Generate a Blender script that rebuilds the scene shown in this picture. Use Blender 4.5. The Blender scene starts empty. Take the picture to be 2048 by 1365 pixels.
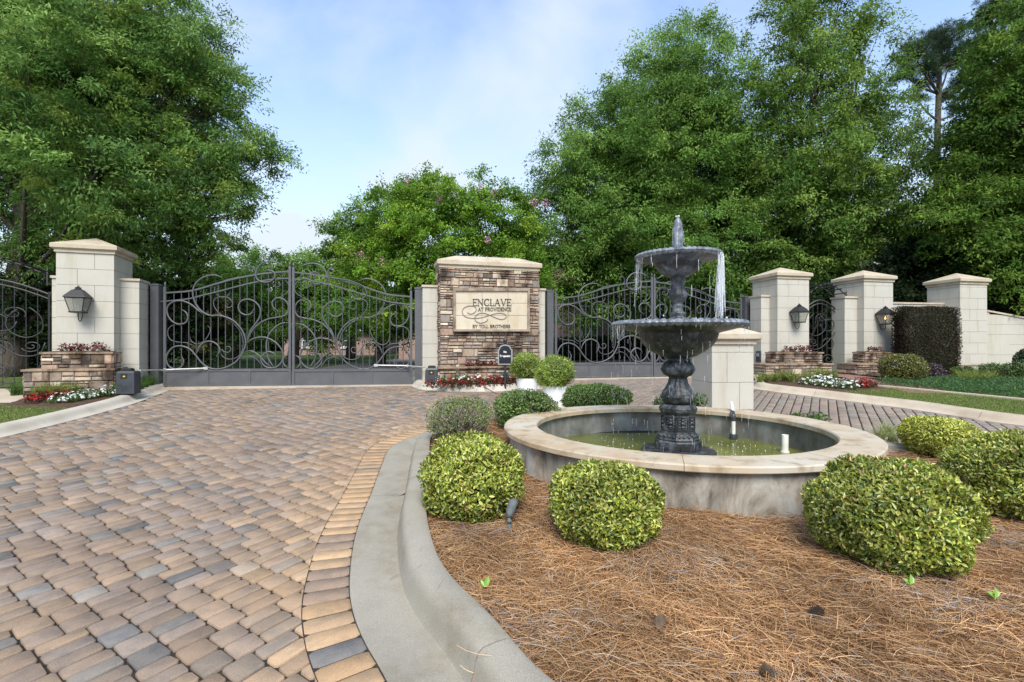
import bpy, math, random
import numpy as np
from mathutils import Vector, Matrix
rng = np.random.default_rng(11); random.seed(11)
sc = bpy.context.scene; COL = sc.collection
R = math.radians
# ------------------------------------------------------------------ camera, sky, sun, exposure
F, HY, EYE = 1000.0, 690.0, 1.55            # focal length / horizon in photo pixels, eye height in metres
cam = bpy.data.cameras.new('camera'); camo = bpy.data.objects.new('camera', cam); COL.objects.link(camo)
camo.location = (0, 0, EYE); camo.rotation_euler = (R(90), 0, 0)
cam.sensor_width = 36; cam.lens = 36*F/2048; cam.shift_y = (HY-682.5)/2048; cam.clip_end = 2000; cam.clip_start = .05
sc.camera = camo
SUN_EL, SUN_AZ = R(48), R(178)              # compass-like: azimuth from +Y, clockwise
w = bpy.data.worlds.new('World'); sc.world = w; w.use_nodes = True
nt = w.node_tree; bg = nt.nodes['Background']
sky = nt.nodes.new('ShaderNodeTexSky'); sky.sky_type = 'NISHITA'; sky.sun_disc = False
sky.sun_elevation = SUN_EL; sky.sun_rotation = SUN_AZ; sky.air_density = 1.0; sky.dust_density = .6; sky.ozone_density = 2.2
tc = nt.nodes.new('ShaderNodeTexCoord'); sep = nt.nodes.new('ShaderNodeSeparateXYZ'); nt.links.new(tc.outputs['Generated'], sep.inputs[0])
zc = nt.nodes.new('ShaderNodeMath'); zc.operation = 'ADD'; zc.inputs[1].default_value = .22; nt.links.new(sep.outputs[2], zc.inputs[0])
dx = nt.nodes.new('ShaderNodeMath'); dx.operation = 'DIVIDE'; nt.links.new(sep.outputs[0], dx.inputs[0]); nt.links.new(zc.outputs[0], dx.inputs[1])
dy = nt.nodes.new('ShaderNodeMath'); dy.operation = 'DIVIDE'; nt.links.new(sep.outputs[1], dy.inputs[0]); nt.links.new(zc.outputs[0], dy.inputs[1])
cmb = nt.nodes.new('ShaderNodeCombineXYZ'); nt.links.new(dx.outputs[0], cmb.inputs[0]); nt.links.new(dy.outputs[0], cmb.inputs[1])
cn = nt.nodes.new('ShaderNodeTexNoise'); cn.inputs['Scale'].default_value = 1.1; cn.inputs['Detail'].default_value = 7; cn.inputs['Roughness'].default_value = .52; cn.inputs['Distortion'].default_value = .4
nt.links.new(cmb.outputs[0], cn.inputs['Vector'])
cr = nt.nodes.new('ShaderNodeValToRGB'); cr.color_ramp.elements[0].position = .45; cr.color_ramp.elements[1].position = .64
cr.color_ramp.elements[0].color = (.12, .12, .12, 1); cr.color_ramp.elements[1].color = (.95, .95, .95, 1); nt.links.new(cn.outputs['Fac'], cr.inputs[0])
hz = nt.nodes.new('ShaderNodeMapRange'); hz.inputs[1].default_value = .0; hz.inputs[2].default_value = .5; hz.inputs[3].default_value = .82; hz.inputs[4].default_value = 0
nt.links.new(sep.outputs[2], hz.inputs[0])
mx = nt.nodes.new('ShaderNodeMath'); mx.operation = 'ADD'; mx.use_clamp = True; nt.links.new(cr.outputs[0], mx.inputs[0]); nt.links.new(hz.outputs[0], mx.inputs[1])
mixc = nt.nodes.new('ShaderNodeMix'); mixc.data_type = 'RGBA'; nt.links.new(mx.outputs[0], mixc.inputs[0])
nt.links.new(sky.outputs[0], mixc.inputs[6]); mixc.inputs[7].default_value = (2.4, 2.72, 3.05, 1)
nt.links.new(mixc.outputs[2], bg.inputs[0]); bg.inputs[1].default_value = .15
sun = bpy.data.lights.new('sun', 'SUN'); sun.energy = 2.1; sun.angle = R(30); sun.color = (1, .95, .87)
suno = bpy.data.objects.new('sun', sun); COL.objects.link(suno)
sd = Vector((math.sin(SUN_AZ)*math.cos(SUN_EL), math.cos(SUN_AZ)*math.cos(SUN_EL), math.sin(SUN_EL)))
suno.rotation_euler = sd.to_track_quat('Z', 'Y').to_euler()
sc.view_settings.view_transform = 'Standard'; sc.view_settings.look = 'None'; sc.view_settings.exposure = 1.2; sc.view_settings.gamma = 1
sc.cycles.max_bounces = 6; sc.cycles.diffuse_bounces = 3; sc.cycles.glossy_bounces = 3; sc.cycles.transmission_bounces = 4; sc.cycles.transparent_max_bounces = 12
sc.cycles.caustics_reflective = False; sc.cycles.caustics_refractive = False; sc.cycles.use_denoising = True

# ------------------------------------------------------------------ helpers
def g(y):
    y = np.asarray(y, float)
    return np.where(y < 12.5, .05*y, .625 + .012*(np.minimum(y, 60)-12.5))
def gf(y): return float(g(y))
def W(px, py, d): return np.array([(px-1024)/F*d, d, EYE-(py-HY)/F*d])
def GP(px, py, h=0.0):                       # the ground point (raised by h) seen at a photo pixel
    d = (1550-1000*h)/(py-HY+50); return np.array([(px-1024)/F*d, d])
def unit(v): v = np.asarray(v, float); return v/np.linalg.norm(v)

class MB:
    def __init__(s): s.V, s.F, s.T, s.n = [], [], [], 0
    def add(s, V, F_, t=(.5, .5, .5)):
        V = np.asarray(V, float)
        s.V.append(V); s.F.extend([tuple(int(i)+s.n for i in f) for f in F_])
        t = np.asarray(t, float); s.T.append(np.tile(t, (len(V), 1)) if t.ndim == 1 else t); s.n += len(V); return s
    def hexa(s, P, t=(.5, .5, .5)):          # 8 points: bottom ring then top ring
        return s.add(P, [(3, 2, 1, 0), (4, 5, 6, 7), (0, 1, 5, 4), (1, 2, 6, 5), (2, 3, 7, 6), (3, 0, 4, 7)], t)
    def box(s, o, e1, e2, u0, u1, v0, v1, z0, z1, t=(.5, .5, .5)):  # o 2D origin, e1/e2 2D axes
        o = np.asarray(o, float); e1 = np.asarray(e1, float); e2 = np.asarray(e2, float)
        P = []
        for z in (z0, z1):
            for u, v in ((u0, v0), (u1, v0), (u1, v1), (u0, v1)):
                q = o[:2]+e1*u+e2*v; P.append((q[0], q[1], z))
        return s.hexa(P, t)
    def obox(s, c, ax, ay, az, sx, sy, sz, t=(.5, .5, .5)):
        c, ax, ay, az = [np.asarray(q, float) for q in (c, ax, ay, az)]
        P = [c+ax*a*sx/2+ay*b*sy/2+az*k*sz/2 for k in (-1, 1) for a, b in ((-1, -1), (1, -1), (1, 1), (-1, 1))]
        return s.hexa(P, t)
    def rings(s, rings, cap0=True, cap1=True, t=(.5, .5, .5)):      # stacked loops with equal point counts
        n = len(rings[0]); V = np.concatenate([np.asarray(r, float) for r in rings]); Fc = []
        for k in range(len(rings)-1):
            for i in range(n):
                j = (i+1) % n; Fc.append((k*n+i, k*n+j, (k+1)*n+j, (k+1)*n+i))
        if cap0: Fc.append(tuple(range(n))[::-1])
        if cap1: Fc.append(tuple((len(rings)-1)*n+i for i in range(n)))
        return s.add(V, Fc, t)
    def lathe(s, prof, c, n=48, gad=None, t=(.5, .5, .5), phase=0):  # prof [(r,z)], gad(k)->(count, amp)
        rs = []
        a = np.arange(n)/n*2*math.pi+phase
        for k, (r, z) in enumerate(prof):
            rr = np.full(n, r)
            if gad and k in gad: rr = r+gad[k][1]*np.abs(np.cos(a*gad[k][0]/2))
            rs.append(np.stack([c[0]+rr*np.cos(a), c[1]+rr*np.sin(a), np.full(n, z)], 1))
        return s.rings(rs, t=t)
    def tube(s, pts, r, n=6, t=(.5, .5, .5)):
        pts = np.asarray(pts, float); k = len(pts); r = np.broadcast_to(np.asarray(r, float), (k,))
        tg = np.gradient(pts, axis=0); tg /= np.linalg.norm(tg, axis=1)[:, None]+1e-9
        up = np.array([0, 0, 1.]) if abs(tg[0][2]) < .9 else np.array([1., 0, 0])
        nn = np.cross(tg[0], up); nn /= np.linalg.norm(nn); a = np.arange(n)/n*2*math.pi; rs = []
        for i in range(k):
            nn = nn-tg[i]*np.dot(nn, tg[i]); nn /= np.linalg.norm(nn)+1e-9; b = np.cross(tg[i], nn)
            rs.append(pts[i]+r[i]*(np.cos(a)[:, None]*nn+np.sin(a)[:, None]*b))
        return s.rings(rs, t=t)
    def poly(s, pts, zf, t=(.5, .5, .5)):
        return s.add([(p[0], p[1], zf(p)) for p in pts], [tuple(range(len(pts)))], t)
    def build(s, name, m, parent=None, smooth=False, thing=None, stuff=None):
        V = np.concatenate(s.V); T = np.concatenate(s.T)
        return link_mesh(name, V, s.F, m, parent, smooth, T)

WLOC = {}
def link_mesh(name, V, Fc, m, parent=None, smooth=False, T=None, loc=None):
    if parent is not None: o0 = WLOC[parent.name]
    else: o0 = np.array(loc if loc is not None else (0, 0, 0), float)
    me = bpy.data.meshes.new(name); V = np.asarray(V, float)-o0
    if isinstance(Fc, np.ndarray):
        nv, nf, k = len(V), len(Fc), Fc.shape[1]
        me.vertices.add(nv); me.vertices.foreach_set('co', V.astype(np.float32).ravel())
        me.loops.add(nf*k); me.polygons.add(nf)
        me.polygons.foreach_set('loop_start', np.arange(0, nf*k, k, dtype=np.int32))
        me.loops.foreach_set('vertex_index', Fc.astype(np.int32).ravel())
        me.update(calc_edges=True)
    else:
        me.from_pydata(V.tolist(), [], Fc); me.update()
    if T is not None:
        at = me.color_attributes.new('tint', 'FLOAT_COLOR', 'POINT')
        at.data.foreach_set('color', np.concatenate([T, np.ones((len(T), 1))], 1).astype(np.float32).ravel())
    if smooth is True: me.polygons.foreach_set('use_smooth', np.ones(len(me.polygons), bool))
    me.materials.append(m)
    o = bpy.data.objects.new(name, me); COL.objects.link(o)
    if parent is not None: o.parent = parent
    else: o.location = o0
    WLOC[o.name] = o0
    if smooth == 'auto':
        me.polygons.foreach_set('use_smooth', np.ones(len(me.polygons), bool)); me.set_sharp_from_angle(angle=R(35))
    return o
def tag(o, label=None, cat=None, group=None, kind=None):
    if label: o['label'] = label
    if cat: o['category'] = cat
    if group: o['group'] = group
    if kind: o['kind'] = kind
    return o
def thing(name, label, cat, loc, group=None):
    o = bpy.data.objects.new(name, None); COL.objects.link(o); o.location = loc; o.empty_display_size = .1
    WLOC[o.name] = np.array(loc, float); return tag(o, label, cat, group)
def copy_tree(o, loc=None, rz=0, sc_=1, label=None, parent=None):
    c = o.copy(); COL.objects.link(c)
    if parent is not None: c.parent = parent
    if loc is not None: c.location = loc; c.rotation_euler = (0, 0, rz); c.scale = (sc_,)*3; WLOC[c.name] = np.array(loc, float)
    if label: c['label'] = label
    for ch in [x for x in o.children]: copy_tree(ch, parent=c)
    return c
def catmull(P, sub=8, closed=False):
    P = np.asarray(P, float); n = len(P); out = []
    rngk = range(n if closed else n-1)
    for i in rngk:
        if closed: p0, p1, p2, p3 = P[(i-1) % n], P[i], P[(i+1) % n], P[(i+2) % n]
        else:
            p1, p2 = P[i], P[i+1]; p0 = P[i-1] if i > 0 else 2*p1-p2; p3 = P[i+2] if i+2 < n else 2*p2-p1
        for k in range(sub):
            t = k/sub
            out.append(.5*((2*p1)+(-p0+p2)*t+(2*p0-5*p1+4*p2-p3)*t*t+(-p0+3*p1-3*p2+p3)*t**3))
    if not closed: out.append(P[-1])
    return np.array(out)
def resample(P, step, closed=False):
    P = np.asarray(P, float)
    if closed: P = np.concatenate([P, P[:1]])
    s = np.concatenate([[0], np.cumsum(np.linalg.norm(np.diff(P, axis=0), axis=1))]); n = max(2, int(s[-1]/step)+1)
    q = np.linspace(0, s[-1], n); return np.stack([np.interp(q, s, P[:, i]) for i in range(P.shape[1])], 1)
def inside(pts, poly):
    pts = np.asarray(pts, float); poly = np.asarray(poly, float); x, y = pts[:, 0], pts[:, 1]; c = np.zeros(len(pts), bool); n = len(poly)
    for i in range(n):
        x0, y0 = poly[i]; x1, y1 = poly[(i+1) % n]
        k = ((y0 > y) != (y1 > y)); 
        with np.errstate(divide='ignore', invalid='ignore'): c ^= k & (x < (x1-x0)*(y-y0)/(y1-y0)+x0)
    return c
def offset(poly, d, closed=True):            # shift a polyline to its left by d
    P = np.asarray(poly, float)
    tg = (np.roll(P, -1, 0)-np.roll(P, 1, 0)) if closed else np.gradient(P, axis=0)
    tg /= np.linalg.norm(tg, axis=1)[:, None]; return P+d*np.stack([-tg[:, 1], tg[:, 0]], 1)

# ------------------------------------------------------------------ materials
def newmat(name):
    m = bpy.data.materials.new(name); m.use_nodes = True; return m, m.node_tree, m.node_tree.nodes['Principled BSDF']
def nd(t, ty, **kw):
    n = t.nodes.new('ShaderNode'+ty)
    for k, v in kw.items(): setattr(n, k, v)
    return n
def coords(t, stretch=(1, 1, 1), src='Object'):
    c = nd(t, 'TexCoord'); m = nd(t, 'Mapping'); m.inputs['Scale'].default_value = stretch; t.links.new(c.outputs[src], m.inputs['Vector']); return m.outputs[0]
def noise(t, vec, scale, detail=5, rough=.55, dist=0):
    n = nd(t, 'TexNoise'); n.inputs['Scale'].default_value = scale; n.inputs['Detail'].default_value = detail; n.inputs['Roughness'].default_value = rough; n.inputs['Distortion'].default_value = dist
    t.links.new(vec, n.inputs['Vector']); return n.outputs['Fac']
def ramp(t, fac, stops):
    r = nd(t, 'ValToRGB'); e = r.color_ramp.elements
    while len(e) < len(stops): e.new(.5)
    for i, (p, c) in enumerate(stops): e[i].position = p; e[i].color = (c[0], c[1], c[2], 1) if hasattr(c, '__len__') else (c, c, c, 1)
    t.links.new(fac, r.inputs[0]); return r.outputs[0]
def mul(t, a, b, fac=1.0, mode='MULTIPLY'):
    m = nd(t, 'Mix', data_type='RGBA', blend_type=mode); m.inputs[0].default_value = fac
    t.links.new(a, m.inputs[6]); t.links.new(b, m.inputs[7]); return m.outputs[2]
def bump(t, bs, h, strength=.3, dist=.01):
    b = nd(t, 'Bump'); b.inputs['Strength'].default_value = strength; b.inputs['Distance'].default_value = dist
    t.links.new(h, b.inputs['Height']); t.links.new(b.outputs[0], bs.inputs['Normal'])
def nmat(name, stops, scale=4, rough=.8, bmp=.2, bscale=60, bdist=.004, spec=.3, metal=0, stretch=(1, 1, 1), attr=False, fine=None, stain=None):
    m, t, b = newmat(name); v = coords(t, stretch)
    col = ramp(t, noise(t, v, scale), stops)
    if attr:
        a = nd(t, 'Attribute', attribute_name='tint'); sc2 = nd(t, 'Mix', data_type='RGBA', blend_type='MULTIPLY'); sc2.inputs[0].default_value = 1
        t.links.new(a.outputs['Color'], sc2.inputs[6]); t.links.new(col, sc2.inputs[7]); col = sc2.outputs[2]
    if fine: col = mul(t, col, ramp(t, noise(t, v, fine[0], 3, .7), [(.3, fine[1]), (.7, fine[2])]))
    if stain:
        v2 = coords(t, stain[0]); col = mul(t, col, ramp(t, noise(t, v2, stain[1], 6, .62), stain[2]))
    t.links.new(col, b.inputs['Base Color']); b.inputs['Roughness'].default_value = rough; b.inputs['Specular IOR Level'].default_value = spec; b.inputs['Metallic'].default_value = metal
    if bmp: bump(t, b, noise(t, v, bscale, 6, .6), bmp, bdist)
    return m
def leafmat(name, trans=.3, gloss=.12, rough=.45):
    m, t, b = newmat(name); a = nd(t, 'Attribute', attribute_name='tint')
    t.links.new(a.outputs['Color'], b.inputs['Base Color']); b.inputs['Roughness'].default_value = rough; b.inputs['Specular IOR Level'].default_value = gloss*2
    tr = nd(t, 'BsdfTranslucent'); hs = nd(t, 'HueSaturation'); hs.inputs['Value'].default_value = 1.25; hs.inputs['Hue'].default_value = .485
    t.links.new(a.outputs['Color'], hs.inputs['Color']); t.links.new(hs.outputs[0], tr.inputs[0])
    mxs = nd(t, 'MixShader'); mxs.inputs[0].default_value = trans
    t.links.new(b.outputs[0], mxs.inputs[1]); t.links.new(tr.outputs[0], mxs.inputs[2]); t.links.new(mxs.outputs[0], t.nodes['Material Output'].inputs[0]); return m
def attrmat(name, rough=.8, spec=.3, bmp=.2, bscale=90, fine=(150, .75, 1.1), metal=0):
    return nmat(name, [(.3, (.85, .85, .85)), (.7, (1.08, 1.08, 1.08))], 6, rough, bmp, bscale, .004, spec, metal, attr=True, fine=fine)

MT = {}
MT['leaf'] = leafmat('leaf', .34, .06, .55); MT['shrub'] = leafmat('shrub_leaf', .22, .35, .35); MT['petal'] = leafmat('petal', .3, .1, .6); MT['blade'] = leafmat('grass_blade', .3, .15, .5)
MT['needle'] = leafmat('pine_needle', .15, .15, .55)
MT['bark'] = nmat('bark', [(.3, (.05, .042, .035)), (.7, (.13, .11, .09))], 5, .9, .8, 30, .03, .1, stretch=(3, 3, .6))
MT['twig'] = nmat('twig', [(.3, (.16, .13, .105)), (.7, (.30, .255, .21))], 8, .85, 0)
MT['paver'] = nmat('paver', [(.36, (.82, .84, .87)), (.5, (.98, .97, .96)), (.66, (1.08, 1.04, 1.0))], 11, .85, .5, 140, .004, .22, attr=True, fine=(260, .62, 1.2), stain=((1, 1, 1), .8, [(.3, (.84, .82, .80)), (.55, (1, 1, 1))]))
MT['joint'] = nmat('joint_sand', [(.3, (.020, .016, .013)), (.7, (.05, .04, .03))], 30, .95, .3)
MT['kerb'] = nmat('kerb_concrete', [(.28, (.27, .245, .20)), (.5, (.325, .298, .242)), (.75, (.37, .34, .28))], 2.2, .85, .25, 160, .003, .25, fine=(190, .66, 1.14), stain=((1, 1, 1), 2.4, [(.32, (.76, .70, .60)), (.50, (1, 1, 1))]))
MT['kerb_light'] = nmat('kerb_light', [(.28, (.36, .325, .265)), (.5, (.46, .42, .35)), (.75, (.52, .48, .41))], 1.6, .85, .25, 160, .003, .25, fine=(200, .85, 1.08))
MT['kerb_tan'] = nmat('kerb_tan', [(.28, (.34, .27, .19)), (.5, (.47, .40, .31)), (.75, (.52, .46, .38))], 1.6, .85, .25, 160, .003, .25, fine=(200, .85, 1.08))
MT['cast'] = nmat('cast_stone', [(.25, (.455, .430, .365)), (.75, (.52, .495, .43))], 1.3, .8, .12, 180, .002, .25, attr=False, fine=(120, .95, 1.03), stain=((2.2, 2.2, .35), 2.2, [(.30, (.90, .875, .82)), (.50, (1, 1, 1))]))
MT['joint_grey'] = nmat('mortar', [(.3, (.30, .285, .255)), (.7, (.36, .343, .31))], 4, .9, 0)
MT['cap'] = nmat('cap_stone', [(.25, (.41, .34, .245)), (.5, (.48, .41, .31)), (.75, (.54, .475, .375))], 2.2, .8, .15, 160, .002, .25, stain=((1, 1, 1), 4, [(.3, (.8, .76, .68)), (.5, (1, 1, 1))]))
MT['ledge'] = nmat('ledge_stone', [(.3, (.78, .76, .74)), (.7, (1.12, 1.1, 1.08))], 14, .88, .5, 45, .012, .2, attr=True, stain=((1, 1, .8), 2.1, [(.37, (.20, .17, .15)), (.47, (.72, .69, .67)), (.55, (1, 1, 1))]))
MT['mortar'] = nmat('dark_mortar', [(.3, (.06, .045, .035)), (.7, (.10, .08, .065))], 10, .95, .3)
MT['iron'] = nmat('gate_iron', [(.3, (.075, .077, .083)), (.7, (.105, .107, .113))], 3, .45, .05, 80, .002, .5)
MT['iron_dark'] = nmat('black_iron', [(.3, (.022, .022, .024)), (.7, (.04, .04, .043))], 3, .5, .05, 80, .002, .5)
MT['lamp'] = nmat('lamp_black', [(.3, (.009, .009, .010)), (.7, (.018, .018, .019))], 6, .55, .05, 80, .002, .5)
MT['steel'] = nmat('pale_steel', [(.3, (.42, .42, .40)), (.7, (.56, .56, .54))], 6, .4, 0, metal=.3)
MT['box'] = nmat('opener_plastic', [(.3, (.035, .038, .045)), (.7, (.055, .06, .07))], 6, .45, .05, spec=.4)
MT['box_grey'] = nmat('weathered_grey', [(.3, (.07, .085, .09)), (.7, (.15, .17, .17))], 30, .7, .1)
MT['yellow'] = nmat('yellow_label', [(.3, (.55, .45, .04)), (.7, (.65, .55, .06))], 6, .6, 0)
MT['white'] = nmat('white_paint', [(.3, (.74, .74, .73)), (.7, (.82, .82, .81))], 3, .5, .03, stain=((1, 1, .5), 2, [(.3, (.85, .85, .83)), (.5, (1, 1, 1))]))
MT['pvc'] = nmat('pvc', [(.3, (.66, .64, .58)), (.7, (.78, .77, .72))], 8, .45, 0)
MT['signface'] = nmat('sign_face', [(.3, (.52, .45, .335)), (.7, (.60, .53, .41))], 2.5, .75, .1, 160, .002, stain=((1, 1, .4), 2.5, [(.3, (.85, .8, .7)), (.5, (1, 1, 1))]))
MT['signframe'] = nmat('sign_frame', [(.3, (.12, .085, .06)), (.5, (.27, .21, .155)), (.7, (.42, .34, .26))], 4, .8, .2)
MT['letter'] = nmat('letter_metal', [(.3, (.055, .045, .035)), (.7, (.10, .085, .07))], 5, .5, 0)
MT['flour'] = nmat('flourish_metal', [(.3, (.17, .15, .12)), (.7, (.27, .24, .20))], 5, .5, 0)
MT['black'] = nmat('sign_black', [(.3, (.008, .009, .012)), (.7, (.014, .015, .02))], 5, .4, 0, spec=.4)
MT['grey'] = nmat('sign_grey', [(.3, (.25, .26, .27)), (.7, (.34, .35, .36))], 5, .5, 0)
MT['whitetext'] = nmat('white_letters', [(.3, (.8, .8, .8)), (.7, (.85, .85, .85))], 5, .6, 0)
MT['soil'] = nmat('soil', [(.3, (.05, .03, .02)), (.7, (.13, .075, .045))], 14, .95, .8, 50, .03)
MT['straw'] = nmat('straw_bed', [(.25, (.10, .05, .022)), (.5, (.24, .13, .06)), (.75, (.36, .22, .115))], 6, .95, 1, 70, .03, .1, fine=(90, .5, 1.2))
MT['turf'] = nmat('turf', [(.3, (.07, .11, .025)), (.7, (.14, .18, .05))], 5, .95, .8, 60, .03, .1)
MT['field'] = nmat('field', [(.3, (.03, .055, .014)), (.7, (.065, .10, .025))], .8, .95, .5, 20, .05, .1)
MT['walk'] = nmat('walk_concrete', [(.3, (.40, .33, .25)), (.7, (.50, .43, .34))], 3, .9, .2)
MT['asphalt'] = nmat('asphalt', [(.3, (.10, .10, .10)), (.7, (.16, .16, .155))], 6, .9, .3)
MT['brickpath'] = nmat('brick_path', [(.3, (.20, .10, .075)), (.7, (.30, .17, .13))], 9, .9, .3)
MT['shutter'] = nmat('shutter_blue', [(.3, (.02, .06, .11)), (.7, (.035, .085, .15))], 3, .6, 0)
MT['trim'] = nmat('white_trim', [(.3, (.6, .6, .6)), (.7, (.7, .7, .7))], 3, .6, 0)
MT['roof'] = nmat('roof_shingle', [(.3, (.08, .085, .095)), (.7, (.15, .155, .165))], 12, .9, .4)
MT['stucco'] = nmat('stucco', [(.3, (.45, .39, .31)), (.7, (.54, .48, .4))], 2, .9, .2)
def brickmat():
    m, t, b = newmat('house_brick'); v = coords(t); br = nd(t, 'TexBrick'); t.links.new(v, br.inputs['Vector'])
    mp = v.node; mp.inputs['Rotation'].default_value = (R(90), 0, 0)
    br.inputs['Scale'].default_value = 4.5; br.inputs['Color1'].default_value = (.27, .15, .12, 1); br.inputs['Color2'].default_value = (.36, .22, .18, 1); br.inputs['Mortar'].default_value = (.42, .37, .33, 1)
    t.links.new(br.outputs[0], b.inputs['Base Color']); b.inputs['Roughness'].default_value = .9; return m
MT['brick'] = brickmat()
def glassmat(name, col, alpha):
    m, t, b = newmat(name); tr = nd(t, 'BsdfTransparent'); tr.inputs[0].default_value = (*col, 1); mxs = nd(t, 'MixShader'); mxs.inputs[0].default_value = alpha
    b.inputs['Base Color'].default_value = (*col, 1); b.inputs['Roughness'].default_value = .08; b.inputs['Specular IOR Level'].default_value = .6
    t.links.new(tr.outputs[0], mxs.inputs[1]); t.links.new(b.outputs[0], mxs.inputs[2]); t.links.new(mxs.outputs[0], t.nodes['Material Output'].inputs[0]); return m
MT['glass'] = glassmat('lamp_glass', (.80, .80, .76), .16)
MT['window'] = nmat('window_pane', [(.3, (.05, .06, .07)), (.7, (.10, .12, .13))], 1, .08, 0, spec=.6)
MT['stream'] = glassmat('falling_water', (.93, .95, .97), .45); MT['foam'] = glassmat('foam', (.93, .95, .97), .8)
def flamemat():
    m, t, b = newmat('flame'); b.inputs['Emission Color'].default_value = (1, .45, .12, 1); b.inputs['Emission Strength'].default_value = 4; b.inputs['Base Color'].default_value = (.9, .5, .2, 1); return m
MT['flame'] = flamemat()
def fountmat():
    m, t, b = newmat('fountain_iron'); v = coords(t)
    col = ramp(t, noise(t, v, 9, 6, .65), [(.32, (.012, .013, .015)), (.52, (.035, .039, .045)), (.70, (.15, .16, .175))])
    v2 = coords(t, (6, 6, .9)); col = mul(t, col, ramp(t, noise(t, v2, 3, 5, .6), [(.32, (.55, .5, .45)), (.6, (1.25, 1.25, 1.25))]))
    t.links.new(col, b.inputs['Base Color']); b.inputs['Roughness'].default_value = .4; b.inputs['Specular IOR Level'].default_value = .45
    bump(t, b, noise(t, v, 22, 5, .6), .45, .02); return m
MT['fount'] = fountmat()
MT['rim'] = nmat('wet_rim', [(.3, (.06, .066, .08)), (.5, (.15, .165, .19)), (.72, (.29, .315, .35))], 14, .25, .3, 40, .01, .6, fine=(60, .75, 1.15))
def poolmat(name, c0, c1, c2, dark):
    m, t, b = newmat(name); v = coords(t); col = ramp(t, noise(t, v, 2.6, 7, .6), [(.34, c0), (.5, c1), (.64, c2)])
    v2 = coords(t, (2.2, 2.2, .8)); st = noise(t, v2, 2.0, 8, .7, .6); col = mul(t, col, ramp(t, st, [(.33, dark), (.5, (.85, .8, .74)), (.58, (1, 1, 1))]))
    col = mul(t, col, ramp(t, noise(t, v, 5, 5, .6), [(.36, (1, .78, .6)), (.46, (1, 1, 1))]), .6)
    t.links.new(col, b.inputs['Base Color']); b.inputs['Roughness'].default_value = .85; bump(t, b, noise(t, v, 90, 6), .25, .004); return m
MT['pool'] = poolmat('pool_render', (.24, .23, .20), (.37, .355, .315), (.47, .46, .42), (.26, .23, .20))
MT['pool_in'] = poolmat('pool_lining', (.15, .16, .15), (.22, .23, .22), (.29, .30, .28), (.5, .5, .48))
MT['coping'] = nmat('coping_stone', [(.3, (.42, .30, .18)), (.5, (.48, .40, .29)), (.7, (.52, .47, .39))], 1.6, .75, .15, 140, .002, .3, fine=(160, .9, 1.06), stain=((1, 1, 1), 5, [(.34, (.66, .62, .55)), (.5, (1, 1, 1))]))
def watermat():
    m, t, b = newmat('pool_water'); v = coords(t); col = ramp(t, noise(t, v, 1.4, 4), [(.3, (.10, .115, .018)), (.7, (.20, .21, .045))])
    t.links.new(col, b.inputs['Base Color']); b.inputs['Roughness'].default_value = .07; b.inputs['IOR'].default_value = 1.33
    bump(t, b, noise(t, v, 16, 4, .6), .5, .02); return m
MT['water'] = watermat()

# ------------------------------------------------------------------ leaf and foliage makers
def rnd_unit(n):
    v = rng.normal(size=(n, 3)); return v/np.linalg.norm(v, axis=1)[:, None]
def norml(v): return v/(np.linalg.norm(v, axis=1)[:, None]+1e-9)
def leaf_far(P, D, Nn, L, Wd):               # one folded quad per leaf
    S = norml(np.cross(D, Nn)); Nn = norml(np.cross(S, D)); n = len(P); L = L[:, None]; Wd = Wd[:, None]
    V = np.empty((n, 4, 3)); V[:, 0] = P; V[:, 2] = P+D*L-Nn*L*.12; mid = P+D*L*.45+Nn*Wd*.18
    V[:, 1] = mid+S*Wd*.5; V[:, 3] = mid-S*Wd*.5
    return V.reshape(-1, 3), np.arange(4*n).reshape(n, 4)
def leaf_near(P, D, Nn, L, Wd):              # two quads folded along the midrib
    S = norml(np.cross(D, Nn)); Nn = norml(np.cross(S, D)); n = len(P); L = L[:, None]; Wd = Wd[:, None]
    V = np.empty((n, 6, 3)); V[:, 0] = P; V[:, 3] = P+D*L-Nn*L*.15
    for i, s_ in ((1, 1), (5, -1)): V[:, i] = P+D*L*.30+S*Wd*.42*s_+Nn*Wd*.22
    for i, s_ in ((2, 1), (4, -1)): V[:, i] = P+D*L*.66+S*Wd*.40*s_+Nn*Wd*.15
    b = (np.arange(n)*6)[:, None]
    return V.reshape(-1, 3), np.concatenate([b+np.array([0, 1, 2, 3]), b+np.array([0, 3, 4, 5])])
def pal(n, cols, jit=.18):
    cols = np.asarray(cols, float); c = cols[rng.integers(0, len(cols), n)]; k = rng.random((n, 1)); c2 = cols[rng.integers(0, len(cols), n)]
    c = c*k+c2*(1-k); return np.clip(c*(1+jit*rng.normal(size=(n, 1))), .004, .9)
def wob(D, seed, k=5, amp=.06):
    r = np.random.default_rng(seed); o = np.zeros(len(D))
    for i in range(k): o += np.sin(D@(r.normal(size=3)*(2+2*i))+r.random()*6)*amp/(1+.4*i)
    return o
OAK = [(.038, .082, .022), (.055, .115, .028), (.085, .15, .038), (.03, .066, .02)]
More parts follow.
